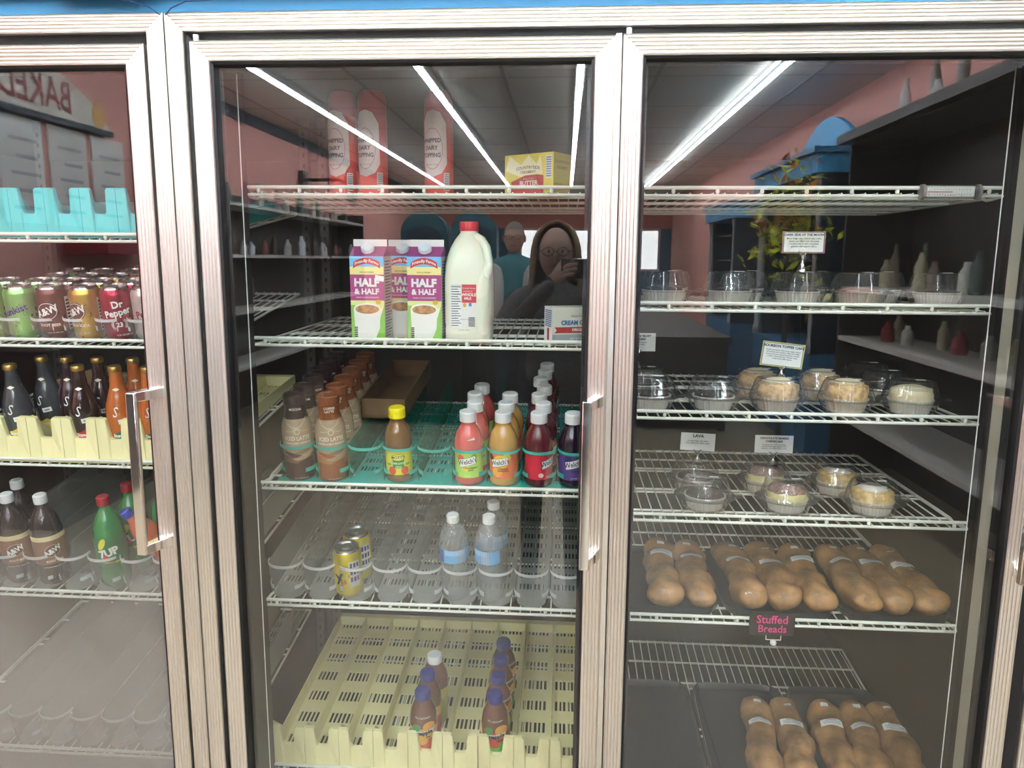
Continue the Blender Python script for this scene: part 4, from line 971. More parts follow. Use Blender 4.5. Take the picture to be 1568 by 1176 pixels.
for k, (x, ck) in enumerate(((1.058, 'ck_dark'), (1.225, 'ck_marble'), (1.395, 'ck_caramel'))):
    cakebox(ck, x, .418, 4, f'clear cake box, {["left", "middle", "right"][k]} in the back row on the cheesecake shelf', ['dark lava cake in the back row behind the lava card', 'chocolate marble cheesecake in the back row behind its card', 'pale caramel cheesecake in the back row on the right'][k])
# card signs on little stands
SIGNM = PAPER
def card(x, y, z, w, h, lines, label, border=None, lean=0, rz=0, zst=1.0, fs=.0065, title_col=INK, bg=PAPER):
    t = empty('sign_card_holder', (x, y, z)); t.rotation_euler = (0, 0, rz)
    b = MB(); b.lathe([(.0, 0), (.0125, .0), (.0125, .003), (.009, .008), (.0045, .018), (.004, .03), (.006, .036), (.0, .038)], SILVER, 20)
    b.tube([(-.009, 0, .044), (-.004, 0, .036), (.004, 0, .036), (.009, 0, .044)], .0015, SILVER, 6); b.v = [(p[0], p[1], p[2]*zst) for p in b.v]; b.build('stand', t)
    b = MB()
    zc = .040*zst+h/2; M_ = Matrix.Rotation(lean, 3, 'Y')
    ud = M_ @ Vector((0, 0, 1)); xd = M_ @ Vector((1, 0, 0))
    O = Vector((0, 0, zc))
    def pl(w_, h_, y_, m): b.flat(rect(w_, h_), O+Vector((0, y_, 0)), m, xd, ud)
    for y_ in (0, .0012): pl(w, h, y_, border or bg)
    b.add([O+xd*sx_*w/2+ud*sz_*h/2+Vector((0, y_, 0)) for y_ in (0, .0012) for sx_, sz_ in ((-1, -1), (1, -1), (1, 1), (-1, 1))], [(0, 1, 5, 4), (1, 2, 6, 5), (2, 3, 7, 6), (3, 0, 4, 7)], border or bg)
    if border: pl(w*.94, h*.91, -.0003, INK); pl(w*.92, h*.88, -.0006, bg)
    zz_ = h*.5-h*.16; first = True
    for (tx, sz, bold) in lines:
        b.text(tx, O+ud*zz_+Vector((0, -.0010, 0)), sz, title_col if bold else INK, xd, ud, bold=.04 if bold else .012, sx=1 if bold else .95)
        zz_ -= sz*1.05 if not bold else sz*1.15
    b.build('card', t, False)
    tag(t, label, 'sign', 'cards on small metal stands')
zR = lambda i, y: on('R', i, y)
card(1.240, .285, zR(2, .285)+.0735, .090, .046, [('DARK SIDE OF THE MOON', .0068, 1), ('Moist fudge cake soaked with coffee', .0052, 0), ('liqueur and filled with chocolate', .0052, 0), ('mousse, iced in dark chocolate', .0052, 0), ('ganache and topped with a', .0052, 0)], 'white card reading dark side of the moon on a metal stand', L_(170, 120, 130), 0, 0, title_col=L_(30, 60, 130))
card(1.212, .29, zR(3, .29)+.0735, .092, .054, [('BOURBON TOFFEE CAKE', .0078, 1), ('Vanilla cake baked with brown sugar, pecans', .0044, 0), ('and infused with bourbon, filled with toffee', .0044, 0), ('mousse and surrounded by graham cracker', .0044, 0), ('crumbs. Garnished with a butter cream', .0044, 0), ('rosette and toffee pieces.', .0044, 0)], 'yellow bordered card reading bourbon toffee cake, tilted', L_(206, 190, 110), R(6), zst=.55)
card(.905, .40, zR(3, .40)+.0735, .085, .043, [('CHOCOLATE VELVET', .0065, 1), ('CHEESECAKE', .0065, 1), ('A chocolate cake topped', .0045, 0), ('with creamy mousse', .0045, 0)], 'card partly hidden at the left door edge above clear boxes', None)
card(1.058, .405, zR(4, .405)+.0735, .082, .043, [('LAVA', .0105, 1), ('A moist fudge cake with a', .005, 0), ('rich, molten chocolate center', .005, 0)], 'white card reading lava above the dark cakes', None, R(2), zst=.7)
card(1.238, .405, zR(4, .405)+.0735, .090, .043, [('CHOCOLATE MARBLE', .0068, 1), ('CHEESECAKE', .0068, 1), ('A creamy New York cheesecake', .0044, 0), ('marbled with Belgian ganache and', .0044, 0), ('sitting on a chocolate cookie crust.', .0044, 0)], 'white card reading chocolate marble cheesecake', None, zst=.66)
# thermometer tube on the top shelf edge
t = empty('shelf_thermometer', (1.437, .19, 1.638))
b = MB(); b.tube([(0, 0, 0), (.1, 0, 0)], .0135, clear('thermometer_tube', (.95, .95, .95), .06, .5, .1, (.9, .9, .9), .03), 20); b.build('clear_tube', t)
b = MB(); b.box(.005, .097, -.0005, .0005, -.009, .009, PAPER)
for k in range(16): b.box(.010+k*.0052, .0107+k*.0052, -.0009, -.0005, -.0035, -.0055 if k % 4 else -.007, INK); b.box(.010+k*.0052, .0107+k*.0052, -.0009, -.0005, .0035, .0055, INK)
b.box(.008, .055, -.0012, -.0005, -.0008, .0008, L_(190, 60, 60)); b.text('-40  -20  0  20  40', (.05, -.001, -.007), .003, INK); b.build('scale_card', t, False)
for xx in (-.006, .1): 
    b = MB(); b.tube([(xx, 0, 0), (xx+.006, 0, 0)], .015, mat('grey_end_cap', (150, 140, 138), .4), 20); b.build('end_cap', t)
tag(t, 'clear tube thermometer clipped on the top shelf edge', 'thermometer')

# ------------------------------------------------------------------ breads and trays
TRAYM = mat('black_blue_tray', (30, 38, 48), .35, noise=.1)
def tray(x0, x1, y0, y1, i, label, h=.018):
    t = empty('bread_tray', ((x0+x1)/2, y0, on('R', i, y0))); t.rotation_euler = (tilt('R', i), 0, 0)
    w, d = x1-x0, y1-y0
    b = MB()
    rr = [sq(w*.9, d*.95, .001, 40, 8, 0, d/2), sq(w*.93, d*.97, .001, 40, 8, 0, d/2), sq(w*.98, d*.995, h, 40, 8, 0, d/2), sq(w, d, h+.001, 40, 8, 0, d/2), sq(w, d, h-.001, 40, 8, 0, d/2), sq(w*.94, d*.975, -.0002, 40, 8, 0, d/2)]
    n = 40; loft(b, rr, TRAYM, cap=False)
    b.add(rr[0], [tuple(range(n))], TRAYM); b.add(rr[5], [tuple(range(n))[::-1]], TRAYM)
    b.build('tray_body', t); tag(t, label, 'tray', 'dark bread trays')
tray(.845, 1.095, .212, .56, 5, 'dark tray under the two leftmost breads of the upper bread shelf')
tray(1.102, 1.352, .212, .56, 5, 'dark tray under the three middle breads of the upper bread shelf')
tray(1.359, 1.606, .212, .56, 5, 'dark tray under the three rightmost breads of the upper bread shelf')
tray(.84, 1.095, .215, .60, 6, 'empty dark tray at the left of the bottom bread shelf')
tray(1.10, 1.345, .215, .60, 6, 'dark tray under the two left breads of the bottom shelf')
tray(1.352, 1.60, .215, .60, 6, 'dark tray under the three right breads of the bottom shelf')
BREAD = mat('wrapped_bread', (176, 130, 82), .45, coat=.2, noise=.40, nscale=18, bump=1.0, bscale=45)
FILM = clear('crinkled_cling_film', (.985, .98, .97), .05, .5, .008, (.9, .9, .88), .03, wob=1.0)
def bread(xf, xb, yf, yb, i, label, seed, w=.076, hgt=.06):
    import mathutils.noise as mn
    t = empty('stuffed_bread', ((xf+xb)/2, (yf+yb)/2, 0)); L = math.hypot(yb-yf, xb-xf); th = -math.atan2(xb-xf, yb-yf)
    t.location.z = on('R', i, (yf+yb)/2, .0045); t.rotation_euler = (tilt('R', i), 0, th)
    NS, NR = 30, 24; v = []
    def rad(s): # s 0..1
        e = min(s, 1-s)*L; r0 = .036
        return math.sqrt(max(0, 1-(1-min(1, e/r0))**2))**.8
    cen = []
    for k in range(NS+1):
        s = k/NS; s = .5-.5*math.cos(math.pi*s); q = rad(s); y = -L/2+s*L
        bulge = 1+.07*math.sin(s*22+seed)+.05*math.sin(s*9+seed*2)
        ox = .004*math.sin(s*7+seed)
        for a in range(NR):
            an = 2*math.pi*a/NR
            ws = math.sin(2*an+s*16+seed)*.07+mn.noise(Vector((math.cos(an)*1.4, math.sin(an)*1.4, s*9+seed)))*.17
            rr = q*(bulge+ws)
            x = ox+w/2*rr*math.cos(an); z = hgt/2+hgt/2*rr*math.sin(an)*(1 if math.sin(an) > 0 else .95)
            v.append((x, y, max(0, z)))
    f = [(k*NR+a, k*NR+(a+1) % NR, (k+1)*NR+(a+1) % NR, (k+1)*NR+a) for k in range(NS) for a in range(NR)]
    b = MB(); b.add(v, f, BREAD); b.build('loaf', t, ang=80)
    b = MB(); b.add([(x*1.035, y*1.02, z*1.03+.0004) for x, y, z in v], f, FILM); b.build('film_wrap', t, ang=80)
    b = MB()  # paper band
    def surf(x, y):
        s = (y+L/2)/L; bulge = 1+.07*math.sin(s*22+seed)+.05*math.sin(s*9+seed*2)
        c = max(-.98, min(.98, x/(w/2*bulge*1.0))); an = math.acos(c)
        ws = math.sin(2*an+s*16+seed)*.07+mn.noise(Vector((math.cos(an)*1.4, math.sin(an)*1.4, s*9+seed)))*.17
        return hgt/2+hgt/2*(bulge+ws)*math.sqrt(1-c*c)+.0042
    g = []; nx, ny = 10, 3; yc = .02+.01*math.sin(seed*3)
    for j in range(ny+1):
        for k in range(nx+1):
            x = -.027+.054*k/nx; y = yc-.010+.020*j/ny+.10*x*math.sin(seed); g.append((x, y, surf(x, y)))
    b.add(g, [(j*(nx+1)+k, j*(nx+1)+k+1, (j+1)*(nx+1)+k+1, (j+1)*(nx+1)+k) for j in range(ny) for k in range(nx)], PAPER)
    for r_ in range(4):
        yy = yc+.0055-r_*.0036; wd = (.014, .022, .02, .021)[r_]; ln = []
        for q in range(9):
            X = -wd+2*wd*q/8
            for dy in (0, .0011 if r_ else .0018): ln.append((X, yy+dy+.10*X*math.sin(seed), surf(X, yy+dy+.10*X*math.sin(seed))+.0007))
        b.add(ln, [(2*q, 2*q+2, 2*q+3, 2*q+1) for q in range(8)], L_(120, 120, 128))
    b.build('label', t, False)
    b = MB(); g = []
    for j in range(2):
        for k in range(4):
            x = -.009+.018*k/3+.003*math.sin(seed*5); y = yc+.062+.011*j; g.append((x, y, surf(x, y)))
    b.add(g, [(k, k+1, 5+k, 4+k) for k in range(3)], PAPER); b.build('price_sticker', t, False)
    tag(t, label, 'bread', 'wrapped stuffed breads')
xf5 = [.968, 1.052, 1.170, 1.240, 1.312, 1.420, 1.490, 1.560]; xb5 = [.990, 1.056, 1.160, 1.247, 1.326, 1.415, 1.485, 1.555]
N8 = ['leftmost', 'second from the left', 'third from the left', 'fourth from the left', 'fifth from the left', 'third from the right', 'second from the right', 'rightmost']
for k in range(8): bread(xf5[k], xb5[k], .222, .53, 5, f'wrapped stuffed bread, {N8[k]} of the eight on the upper bread shelf', k*1.7+.5, w=.076)
for k, (a, c) in enumerate(zip((1.225, 1.303, 1.400, 1.477, 1.556), (1.250, 1.328, 1.424, 1.500, 1.575))): bread(a, c, .215, .50, 6, f'wrapped stuffed bread, {["leftmost", "second from the left", "middle", "second from the right", "rightmost"][k]} of the five on the bottom shelf', k*2.1+3, w=.076, hgt=.066)
# hand written shelf tag
t = empty('shelf_sign', (1.149, .188, .6885))
CH = mat('black_card', (34, 18, 26), .5); NEON = mat('pink_marker', (224, 64, 130), .5)
b = MB(); b.box(0, .098, 0, .0015, 0, .050, CH); b.text('Stuffed', (.049, -.0006, .036), .026, NEON, bold=.015, sx=.95); b.text('Breads', (.050, -.0006, .0145), .024, NEON, bold=.015, sx=.95); b.build('card', t, False)
b = MB(); b.ring(.037, .071, -.012, .002, [(0, .001), (.001, .0), (.002, .001)], PAPER); b.lathe([(0, -.024), (.006, -.021), (.0072, -.017), (.006, -.013), (0, -.0105)], WHITE, 16, .054, .0); b.build('clip', t)
tag(t, 'black card with pink handwriting reading stuffed breads, hanging on the shelf edge', 'sign')

# ------------------------------------------------------------------ the shop behind the camera (seen mirrored in the doors)
t = empty('bakery_sign', (RX0, -2.93, 2.33))
b = MB(); n = 24
def wallpoly(b, pts, x, m, th=.02):
    k = len(pts); v = [(x, y, z) for y, z in pts]+[(x+th, y, z) for y, z in pts]
    b.add(v, [tuple(range(k)), tuple(range(k, 2*k))[::-1]]+[(i, k+i, k+(i+1) % k, (i+1) % k) for i in range(k)], m)
wallpoly(b, [(-1.0+2.0*k/n, .03+.36*math.sin(math.pi*k/n)**.7) for k in range(n+1)], .02, mat('cream_board', (232, 226, 212), .6), .03)
wallpoly(b, [(-1.0, 0), (1.0, 0), (1.0, .035), (-1.0, .035)], .02, DNAVY, .05)
b.text('BAKED GOODS', (.054, .18, .165), .27, L_(150, 40, 40), (0, 1, 0), (0, 0, 1), bold=.012, sx=.8)
b.add([(.055, -.86+x*.07, .12+z*.09) for x, z in ell(1, 1, 16)], [tuple(range(16))], L_(226, 170, 60))
b.build('arched_board', t, False)
tag(t, 'arched cream sign reading baked goods on the pink wall', 'sign')
for k in range(4):
    b = MB(); y0 = -4.12+k*.44; wallpoly(b, [(0, 0), (.38, 0), (.38, .62), (0, .62)], 0, PAPER, .015)
    for j in range(5): wallpoly(b, [(.06, .08+j*.1), (.3-.05*(j % 2), .08+j*.1), (.3-.05*(j % 2), .1+j*.1), (.06, .1+j*.1)], .0155, L_(150, 150, 150), .001)
    o = b.build('menu_board', smooth=False); o.location = (RX0, y0, 1.70); tag(o, f'white menu board under the baked goods sign, {["farthest from", "second farthest from", "second nearest to", "nearest to"][k]} the coolers', 'menu board', 'menu boards')
b = MB(); b.box(.005, .5, -1.9, .0, 0, 1.0, DKWOOD); b.box(.005, .52, -1.92, .02, 1.0, 1.04, GREYF)
o = b.build('bakery_counter', smooth=False); o.location = (RX0, -2.4, 0); tag(o, 'dark wooden counter under the baked goods sign', 'counter')
b = MB(); b.box(0, .3, 0, .9, 0, .12, L_(150, 30, 44)); o = b.build('counter_sign', smooth=False); o.location = (RX0+.05, -4.2, 1.52); tag(o, 'dark red sign panel below the menu boards', 'sign')
NTH = ['nearest the far wall', 'second', 'third', 'fourth', 'fifth', 'sixth', 'seventh', 'eighth', 'ninth', 'tenth', 'eleventh', 'twelfth', 'thirteenth', 'fourteenth', 'fifteenth', 'sixteenth']
def goods(n, x0, x1, y0, y1, z, cols, nm, lab, h=(.12, .24)):
    for k in range(n):
        c = cols[k % len(cols)]; b = MB(); r_ = random.uniform(.03, .045); hh = random.uniform(*h)
        b.lathe([(r_*.9, 0), (r_, .01), (r_, hh*.65), (r_*.5, hh*.82), (r_*.45, hh)], L_(*c), 12)
        o = b.build(nm); o.location = (random.uniform(x0, x1), y0+(y1-y0)*(k+.5)/n, z); tag(o, f'{lab}, {NTH[k]}'+(' from the far end' if k else ''), 'jar', lab+' row')
SHELFL = mat('pale_shelf_board', (206, 200, 190), .5)
def rackfix(name, label, x0, x1, y0, y1, hts, h, m, back_left=True, cat='shelving'):
    t = empty(name, (x0, y0, 0)); b = MB(); w, d = x1-x0, y1-y0
    b.box(0 if back_left else w-.03, .03 if back_left else w, 0, d, 0, h, m); b.box(0, w, 0, .03, 0, h, m); b.box(0, w, d-.03, d, 0, h, m); b.build('frame', t, False)
    for z in hts: b = MB(); b.box(0, w, .03, d-.03, z, z+.03, SHELFL); b.build('shelf', t, False)
    tag(t, label, cat)
rackfix('wall_shelving', 'dark shelving with jars along the left wall past the bakery counter', RX0+.01, RX0+.4, -9.4, -5.0, (.5, 1.0, 1.5, 1.95), 2.1, DKWOOD)
goods(14, RX0+.2, RX0+.32, -9.2, -5.2, 1.53, [(210, 206, 200), (90, 70, 60), (150, 90, 80), (220, 220, 230)], 'jar', 'assorted jar on the upper left wall shelf')
goods(14, RX0+.2, RX0+.32, -9.2, -5.2, 1.98, [(160, 100, 110), (60, 90, 80), (200, 190, 170)], 'jar', 'assorted jar on top of the left wall shelving')
# teal arched cabinets
for k in range(2):
    t = empty('arched_cabinet', (-1.75+k*.75, -10.5, 0)); b = MB(); b.box(0, .7, 0, .4, 0, 1.9, TEALW)
    b.prism([(0, 1.9)]+[(.35-.35*math.cos(a), 1.9+.3*math.sin(a)) for a in [math.pi*i/12 for i in range(13)]]+[(.7, 1.9)], 0, .4, TEALW); b.build('body', t, False)
    b = MB(); b.prism([(.08, .9), (.62, .9), (.62, 1.8)]+[(.35+.27*math.cos(a), 1.8+.2*math.sin(a)) for a in [math.pi*i/10 for i in range(11)]]+[(.08, 1.8)], .4, .41, DNAVY); b.build('niche', t, False)
    tag(t, 'teal cabinet with an arched dark niche, ' + ('nearer the left wall' if k == 0 else 'farther from the left wall'), 'cabinet', 'teal arched cabinets')
# wall fan
t = empty('wall_fan', (RX0+.02, -8.0, 2.45)); b = MB()
b.box(0, .04, -.1, .1, -.1, .1, BLACK); b.tube([(.04, 0, 0), (.45, 0, 0), (.6, .02, -.05)], .02, BLACK, 8); b.build('bracket', t)
b = MB()
for q in (.25, .2, .14, .08): b.tube([(.62+.02*(q < .2), .03+q*math.cos(a), -.05+q*math.sin(a)) for a in [2*math.pi*i/24 for i in range(24)]], .008, BLACK, 6, closed=True)
b.lathe([(0, -.06), (.07, -.05), (.07, .04), (0, .05)], BLACK, 14, .6, .03); b.build('cage', t)
b = MB()
for i in range(4):
    a = i*math.pi/2; b.add([(.63, .03+.04*math.cos(a), -.05+.04*math.sin(a)), (.64, .03+.2*math.cos(a-.3), -.05+.2*math.sin(a-.3)), (.62, .03+.2*math.cos(a+.3), -.05+.2*math.sin(a+.3))], [(0, 1, 2)], BLACK)
b.build('blades', t); tag(t, 'black wall fan on a bracket high on the left wall', 'fan')
# centre aisle grey gondola and shirts
rackfix('gondola', 'grey pegboard gondola in the middle of the shop', .3, .9, -9.0, -6.6, (.15, .5, .9), 1.3, GREYF)
for (x0, x1, y0, y1, nm) in ((-1.5, -.15, -9.3, -5.3, 'left of the middle of the shop'), (0, 1.0, -6.4, -5.3, 'in the middle, before the grey gondola'), (1.15, 2.2, -9.3, -5.3, 'right of the middle of the shop')):
    t = empty('display_table', (x0, y0, 0)); w, d = x1-x0, y1-y0
    b = MB(); b.box(0, w, 0, d, .78, .84, DKWOOD); b.build('table_top', t, False)
    b = MB(); b.box(.03, w-.03, .03, d-.03, .08, .78, mat('black_skirting', (30, 30, 32), .8)); b.build('skirt', t, False)
    for (lx, ly) in ((.05, .05), (w-.05, .05), (.05, d-.05), (w-.05, d-.05)): b = MB(); b.box(lx-.03, lx+.03, ly-.03, ly+.03, 0, .08, DKWOOD); b.build('leg', t, False)
    tag(t, f'long dark display table {nm}', 'table', 'dark display tables')
# right wall blue hutches
def hutch(y0, y1, x, h, label, arch=True):
    t = empty('blue_hutch', (x, y0, 0)); d = y1-y0; w = RX1-x
    b = MB(); b.box(w-.04, w, 0, d, 0, h, DNAVY); b.box(0, w, 0, d, 0, .8, DBLUE); b.box(0, w, 0, .05, .8, h, DNAVY); b.box(0, w, d-.05, d, .8, h, DNAVY); b.build('carcass', t, False)
    b = MB(); b.box(-.06, w, -.05, d+.05, h, h+.14, BLUE); b.box(-.1, w, -.08, d+.08, h+.14, h+.18, DBLUE)
    if arch: wallpoly(b, [(0, h+.18)]+[(d*k/14, h+.18+.36*math.sin(math.pi*k/14)) for k in range(15)]+[(d, h+.18)], w-.3, BLUE, .04)
    b.build('crown', t, False)
    for yy in (.06, d-.06):
        b = MB(); b.lathe([(.05, .8), (.05, .86), (.035, .9), (.032, h-.12), (.045, h-.06), (.05, h)], mat('silver_column', (176, 176, 176), .3, .4), 16, .02, yy); b.build('column', t)
    for z in (1.15, 1.5, 1.8): b = MB(); b.box(.1, w-.04, .05, d-.05, z, z+.02, DNAVY); b.build('shelf', t, False)
    tag(t, label, 'hutch', 'blue hutches along the right wall')
hutch(-6.3, -4.5, 2.62, 2.15, 'large blue hutch with arched crown near the coolers')
hutch(-8.9, -7.4, 2.62, 1.98, 'smaller blue hutch farther along the right wall', False)
for k, z in enumerate((1.17, 1.52)): goods(10, 2.85, 3.05, -6.15, -4.65, z, [(220, 220, 226), (190, 60, 60), (60, 60, 70), (230, 220, 200), (220, 100, 40)], 'jar', f'assorted jar on the {"lower" if k == 0 else "middle"} shelf of the large blue hutch', (.12, .22))
rackfix('tool_display', 'dark shelving with small goods nearest the coolers by the right wall', 2.7, RX1-.01, -4.2, -1.2, (.4, .95, 1.3), 2.3, DKWOOD, False)
b = MB(); b.box(0, .6, -3.0, 0, 2.3, 2.36, DKWOOD); o = b.build('display_top_shelf', smooth=False); o.location = (2.6, -1.2, 0); tag(o, 'dark overhanging shelf on top of the shelving by the right wall', 'shelf')
goods(16, 2.85, 3.05, -4.1, -1.3, 1.33, [(200, 190, 150), (120, 100, 80), (220, 214, 200), (90, 100, 96)], 'jar', 'assorted packet on the tall dark shelving by the right wall', (.15, .3))
goods(12, 2.85, 3.05, -4.1, -1.3, .98, [(200, 190, 150), (160, 60, 60), (220, 214, 200)], 'jar', 'assorted packet low on the dark shelving by the right wall', (.12, .2))
goods(9, 2.8, 3.0, -4.0, -1.5, 2.362, [(200, 196, 190), (120, 116, 110)], 'ornament', 'pale ornament on top of the dark right shelving', (.15, .4))
# foliage
LEAFY = mat('yellow_green_leaf', (190, 190, 40), .5, noise=.4, nscale=8); LEAFO = mat('orange_leaf', (220, 120, 40), .5, noise=.3, nscale=8)
t = empty('autumn_garland', (2.3, -4.1, 1.75)); b = MB()
for k in range(420):
    p = Vector((random.gauss(0, .12), random.gauss(0, .16), random.gauss(0, .2))); d = Vector((random.uniform(-1, 1), random.uniform(-1, 1), random.uniform(-1, 1))).normalized(); e = d.cross(Vector((.3, .5, .8))).normalized(); s = random.uniform(.03, .055)
    b.add([p, p+d*s+e*s*.4, p+d*s*2, p+d*s-e*s*.4], [(0, 1, 2, 3)], LEAFY if random.random() < .7 or p.z < 0 else LEAFO)
b.build('leaves', t, False); b = MB(); b.tube([(0, 0, -1.75), (0, 0, .1)], .02, DKWOOD, 8); b.build('stem', t); tag(t, 'yellow and orange autumn foliage on a stand before the blue hutch', 'foliage')

# ------------------------------------------------------------------ people
def skin_body(name, joints, edges, m, parent=None, sub=2, root=0):
    me = bpy.data.meshes.new(name); me.from_pydata([j[0] for j in joints], edges, []); me.materials.append(m)
    o = bpy.data.objects.new(name, me); COL.objects.link(o)
    if parent: o.parent = parent
    md = o.modifiers.new('s', 'SKIN'); sb = o.modifiers.new('u', 'SUBSURF'); sb.levels = sub; sb.render_levels = sub; md.use_smooth_shade = True
    for i, j in enumerate(joints):
        r_ = j[1]; me.skin_vertices[0].data[i].radius = r_ if isinstance(r_, tuple) else (r_, r_)
    me.skin_vertices[0].data[root].use_root = True
    return o
SKIN = mat('skin', (206, 160, 138), .5, sss=.1); HAIRB = mat('long_blond_hair', (164, 132, 102), .5, noise=.3, nscale=40); HAIRG = mat('short_grey_hair', (120, 112, 104), .6)
KNIT = mat('grey_knit', (112, 104, 102), .9, noise=.35, nscale=60, bump=.6); JEAN = mat('dark_jeans', (44, 50, 66), .8); TEE = mat('teal_tee', (72, 140, 150), .8); OVER = mat('white_overshirt', (222, 220, 212), .8); SHOE = mat('dark_shoe', (40, 38, 38), .6)
def head(parent, c, s, hair, face=1):
    """head facing +y; c = centre"""
    cx, cy, cz = c; b = MB(); NS, NR = 18, 24; v = []
    for i in range(NS+1):
        ph = math.pi*i/NS; z = math.cos(ph); r_ = math.sin(ph)
        for k in range(NR):
            a = 2*math.pi*k/NR; x = r_*math.cos(a); y = r_*math.sin(a)
            w = .078*(1-.22*max(0, -z)**1.5); d = .095*(1-.08*max(0, -z))
            yy = y*d; xx = x*w
            if y > 0:
                if abs(x) < .3: yy += .016*math.exp(-((z+.05)/.16)**2)*math.exp(-(x/.16)**2)
                yy -= .007*math.exp(-((z-.12)/.1)**2)*math.exp(-((abs(x)-.38)/.18)**2)
                yy += .004*math.exp(-((z+.42)/.08)**2)*math.exp(-(x/.3)**2)+.006*math.exp(-((z+.78)/.15)**2)
            v.append((cx+xx*s, cy+yy*s, cz+z*.118*s))
    b.add(v, [(i*NR+k, i*NR+(k+1) % NR, (i+1)*NR+(k+1) % NR, (i+1)*NR+k) for i in range(NS) for k in range(NR)], SKIN)
    for sx_ in (-1, 1):
        b.lathe([(0, -.03*s), (.011*s, -.022*s), (.015*s, .0), (.014*s, .02*s), (0, .03*s)], SKIN, 10, cx+sx_*.079*s, cy-.005)
        b.v[-50:] = [(x, y, z+cz) for x, y, z in b.v[-50:]]
        b.add([(cx+sx_*.030*s+x*.013, cy+.0915*s, cz+.012*s+z*.005) for x, z in ell(1, 1, 12)], [tuple(range(12))[::-1]], WHITE)
        b.add([(cx+sx_*.030*s+x*.006, cy+.0925*s, cz+.012*s+z*.006) for x, z in ell(1, 1, 12)], [tuple(range(12))[::-1]], INK)
    b.add([(cx+x*.025, cy+.096*s-.15*x*x*.02, cz-.052*s+z*.007) for x, z in ell(1, 1, 14)], [tuple(range(14))[::-1]], L_(170, 90, 90))
    o = b.build('head_skin', parent)
    g = MB()
    for sx_ in (-1, 1): g.tube([(cx+sx_*.032*s+.024*math.cos(a), cy+.100*s, cz+.010*s+.018*math.sin(a)) for a in [2*math.pi*i/16 for i in range(16)]], .0022, BLACK, 6, closed=True); g.tube([(cx+sx_*.056*s, cy+.098*s, cz+.014*s), (cx+sx_*.082*s, cy, cz+.012*s)], .002, BLACK, 6)
    g.tube([(cx-.009, cy+.102*s, cz+.012*s), (cx+.009, cy+.102*s, cz+.012*s)], .002, BLACK, 6); g.build('glasses', parent)
    return o
def hand(parent, wrist, pdir, fdir, palm_n, curl, side):
    """palm + five fingers as one skinned surface"""
    w = Vector(wrist); P = Vector(pdir).normalized(); N = Vector(palm_n).normalized(); Sd = P.cross(N).normalized()*side
    J = [(w, (.018, .024)), (w+P*.045, (.014, .034))]; E = [(0, 1)]
    for i, (off, ln) in enumerate(((-.03, .062), (-.011, .072), (.01, .068), (.029, .054))):
        b0 = w+P*.078+Sd*off; q = len(J); J.append((b0, .0095)); E.append((1, q)); d = P.copy(); p = b0
        for k in range(3):
            ang = curl[k]; d = (d*math.cos(ang)+N*math.sin(ang)).normalized(); p = p+d*ln*(.42, .32, .26)[k]; J.append((p, (.0088, .008, .007)[k])); E.append((len(J)-2, len(J)-1))
    t0 = w+P*.03-Sd*.03; q = len(J); J.append((t0, .0115)); E.append((0, q)); d = (P*.6-Sd*.8+N*.3).normalized(); p = t0
    for k in range(2): p = p+d*.032; J.append((p, .0095)); E.append((len(J)-2, len(J)-1)); d = (d+P*.5+N*.3).normalized()
    return skin_body('hand', [(tuple(a), b_) for a, b_ in J], E, SKIN, parent, 1)
def person(name, x, y, hgt, top, hairf, arms, label, legs=JEAN):
    t = empty(name, (x, y, 0)); k = hgt/1.7
    J = [((0, 0, .95*k), (.15, .105)), ((0, 0, 1.12*k), (.135, .10)), ((0, .0, 1.30*k), (.155, .11)), ((0, 0, 1.40*k), (.12, .08)), ((0, .01, 1.47*k), (.05, .055)), ((0, .015, 1.53*k), (.045, .05))]
    E = [(0, 1), (1, 2), (2, 3), (3, 4), (4, 5)]
    for s in (-1, 1):
        q = len(J); sh = (s*.17*k, 0, 1.385*k); el, wr = arms[0 if s < 0 else 1]
        J += [(sh, .058), (el, .046), (wr, .032)]; E += [(3, q), (q, q+1), (q+1, q+2)]
    b1 = skin_body('upper_body', J, E, top, t)
    J = [((0, 0, .93*k), (.145, .105))]; E = []
    for s in (-1, 1):
        q = len(J); J += [((s*.085, 0, .82*k), (.088, .09)), ((s*.095, .01, .48*k), .058), ((s*.1, -.02, .09), .042), ((s*.1, .10, .035), (.042, .034))]; E += [(0, q), (q, q+1), (q+1, q+2), (q+2, q+3)]
    skin_body('trousers', J, E, legs, t)
    head(t, (0, .03, 1.59*k), 1.0*k, None); hairf(t, k)
    tag(t, label, 'person'); return t
def hair_long(t, k):
    b = MB(); v = []; NA, NZ = 26, 16
    for j in range(NZ+1):
        s = j/NZ
        for i in range(NA+1):
            a = R(-205)+R(230)*i/NA  # round the back, open at the face
            if s < .35: ph = s/.35*math.pi/2; rr = math.sin(ph); z = 1.59*k+.012+.122*k*math.cos(ph)
            else: rr = 1+.5*(s-.35)*(1 if s < .8 else 1); z = 1.59*k+.012-(s-.35)/.65*.36
            wv = 1+.05*math.sin(i*2.1+s*9)
            v.append((.094*k*rr*math.cos(a)*wv, .02+.105*k*rr*math.sin(a)*wv-.02*s, z))
    b.add(v, [(j*(NA+1)+i, j*(NA+1)+i+1, (j+1)*(NA+1)+i+1, (j+1)*(NA+1)+i) for j in range(NZ) for i in range(NA)], HAIRB)
    o = b.build('hair', t, ang=80); md = o.modifiers.new('t', 'SOLIDIFY'); md.thickness = .015
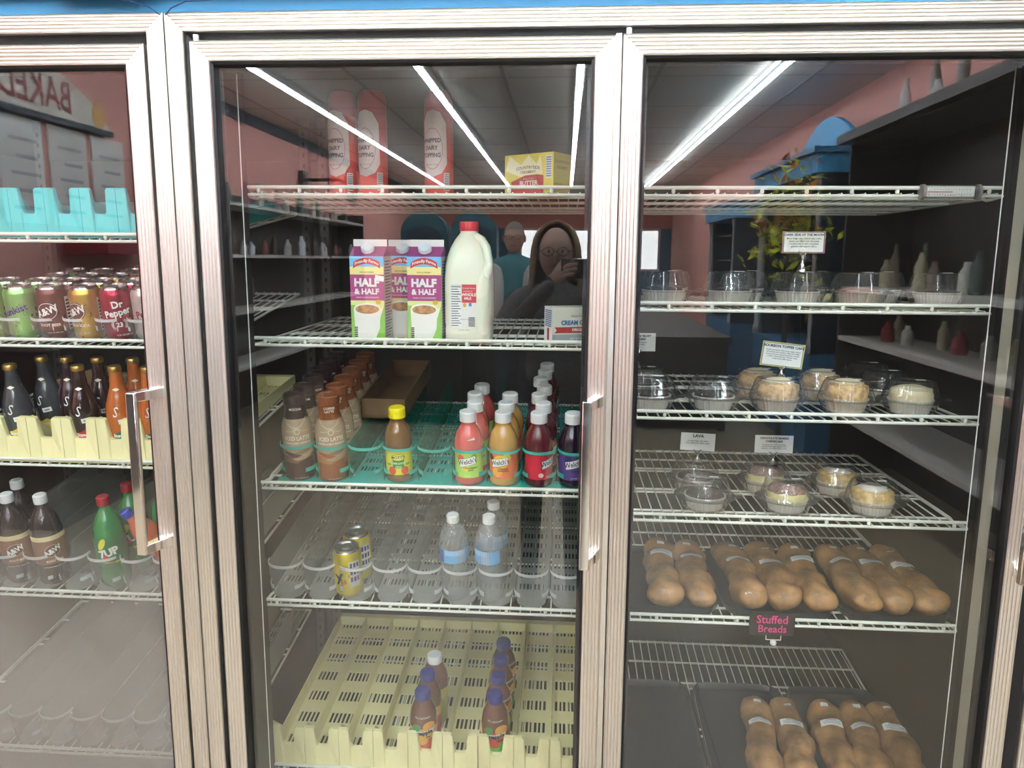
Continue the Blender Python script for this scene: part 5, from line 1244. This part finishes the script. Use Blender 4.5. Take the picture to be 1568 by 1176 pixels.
def hair_short(t, k):
    b = MB(); v = []; NA, NZ = 24, 8
    for j in range(NZ+1):
        ph = j/NZ*R(98)
        for i in range(NA):
            a = 2*math.pi*i/NA; lim = 1 if math.sin(a) < .3 else .6
            p2 = ph*lim; v.append((.084*k*math.sin(p2)*math.cos(a), .025+.102*k*math.sin(p2)*math.sin(a), 1.595*k+.127*k*math.cos(p2)))
    b.add(v, [(j*NA+i, j*NA+(i+1) % NA, (j+1)*NA+(i+1) % NA, (j+1)*NA+i) for j in range(NZ) for i in range(NA)], HAIRG); b.build('hair', t, ang=80)
px_, py_ = .69, -1.90
ph = Vector((.796, -1.424, 1.468))
lw_ = Vector((ph.x-.115-px_+.0, ph.y-py_-.055, ph.z-.055)); rw_ = Vector((ph.x+.115-px_, ph.y-py_-.055, ph.z-.055))
t = person('person', px_, py_, 1.63, KNIT, hair_long, [((-.27, .10, 1.12), tuple(lw_)), ((.33, .12, 1.14), tuple(rw_))], 'person with long hair and glasses in a grey knit top holding up a phone')
hand(t, tuple(lw_), (.45, .6, .5), None, (.6, -.2, -.1), (.2, .7, .7), 1); hand(t, tuple(rw_), (-.45, .6, .5), None, (-.6, -.2, -.1), (.2, .7, .7), -1)
t = empty('phone', tuple(ph)); b = MB(); b.box(-.08, .08, -.0035, .0035, -.0375, .0375, mat('black_phone', (20, 20, 22), .2, coat=.5)); o = b.build('phone_body', t, False); bv = o.modifiers.new('b', 'BEVEL'); bv.width = .003; bv.segments = 3
b = MB()
for dx, dz in ((-.064, .022), (-.064, -.002)): b.add([(dx+x*.007, .0037, dz+z*.007) for x, z in ell(1, 1, 16)], [tuple(range(16))[::-1]], CHROME)
b.build('camera_lens', t); tag(t, 'black phone held up sideways by the long-haired person', 'phone')
t = person('person', .32, -4.75, 1.78, TEE, hair_short, [((-.26, -.03, 1.15), (-.27, .06, .90)), ((.26, -.03, 1.15), (.27, .06, .90))], 'person with short grey hair in a teal tee under a white overshirt')
J = [((-.13, 0, 1.0), (.07, .125)), ((-.13, 0, 1.25), (.075, .13)), ((-.12, 0, 1.45), (.07, .1)), ((-.19, 0, 1.44), .07), ((-.28, -.03, 1.17), .056)]
skin_body('overshirt', J, [(0, 1), (1, 2), (2, 3), (3, 4)], OVER, t); skin_body('overshirt', [((-p[0][0], p[0][1], p[0][2]), p[1]) for p in J], [(0, 1), (1, 2), (2, 3), (3, 4)], OVER, t)
b = MB(); b.cshape(ell(.05, .04), .12, L_(40, 120, 80), math.pi, 1.22); b.build('shirt_print', t)
for s in (-1, 1): hand(t, (s*.27, .06, .91), (0, .25, -1), None, (-s, .1, 0), (.2, .35, .35), s)
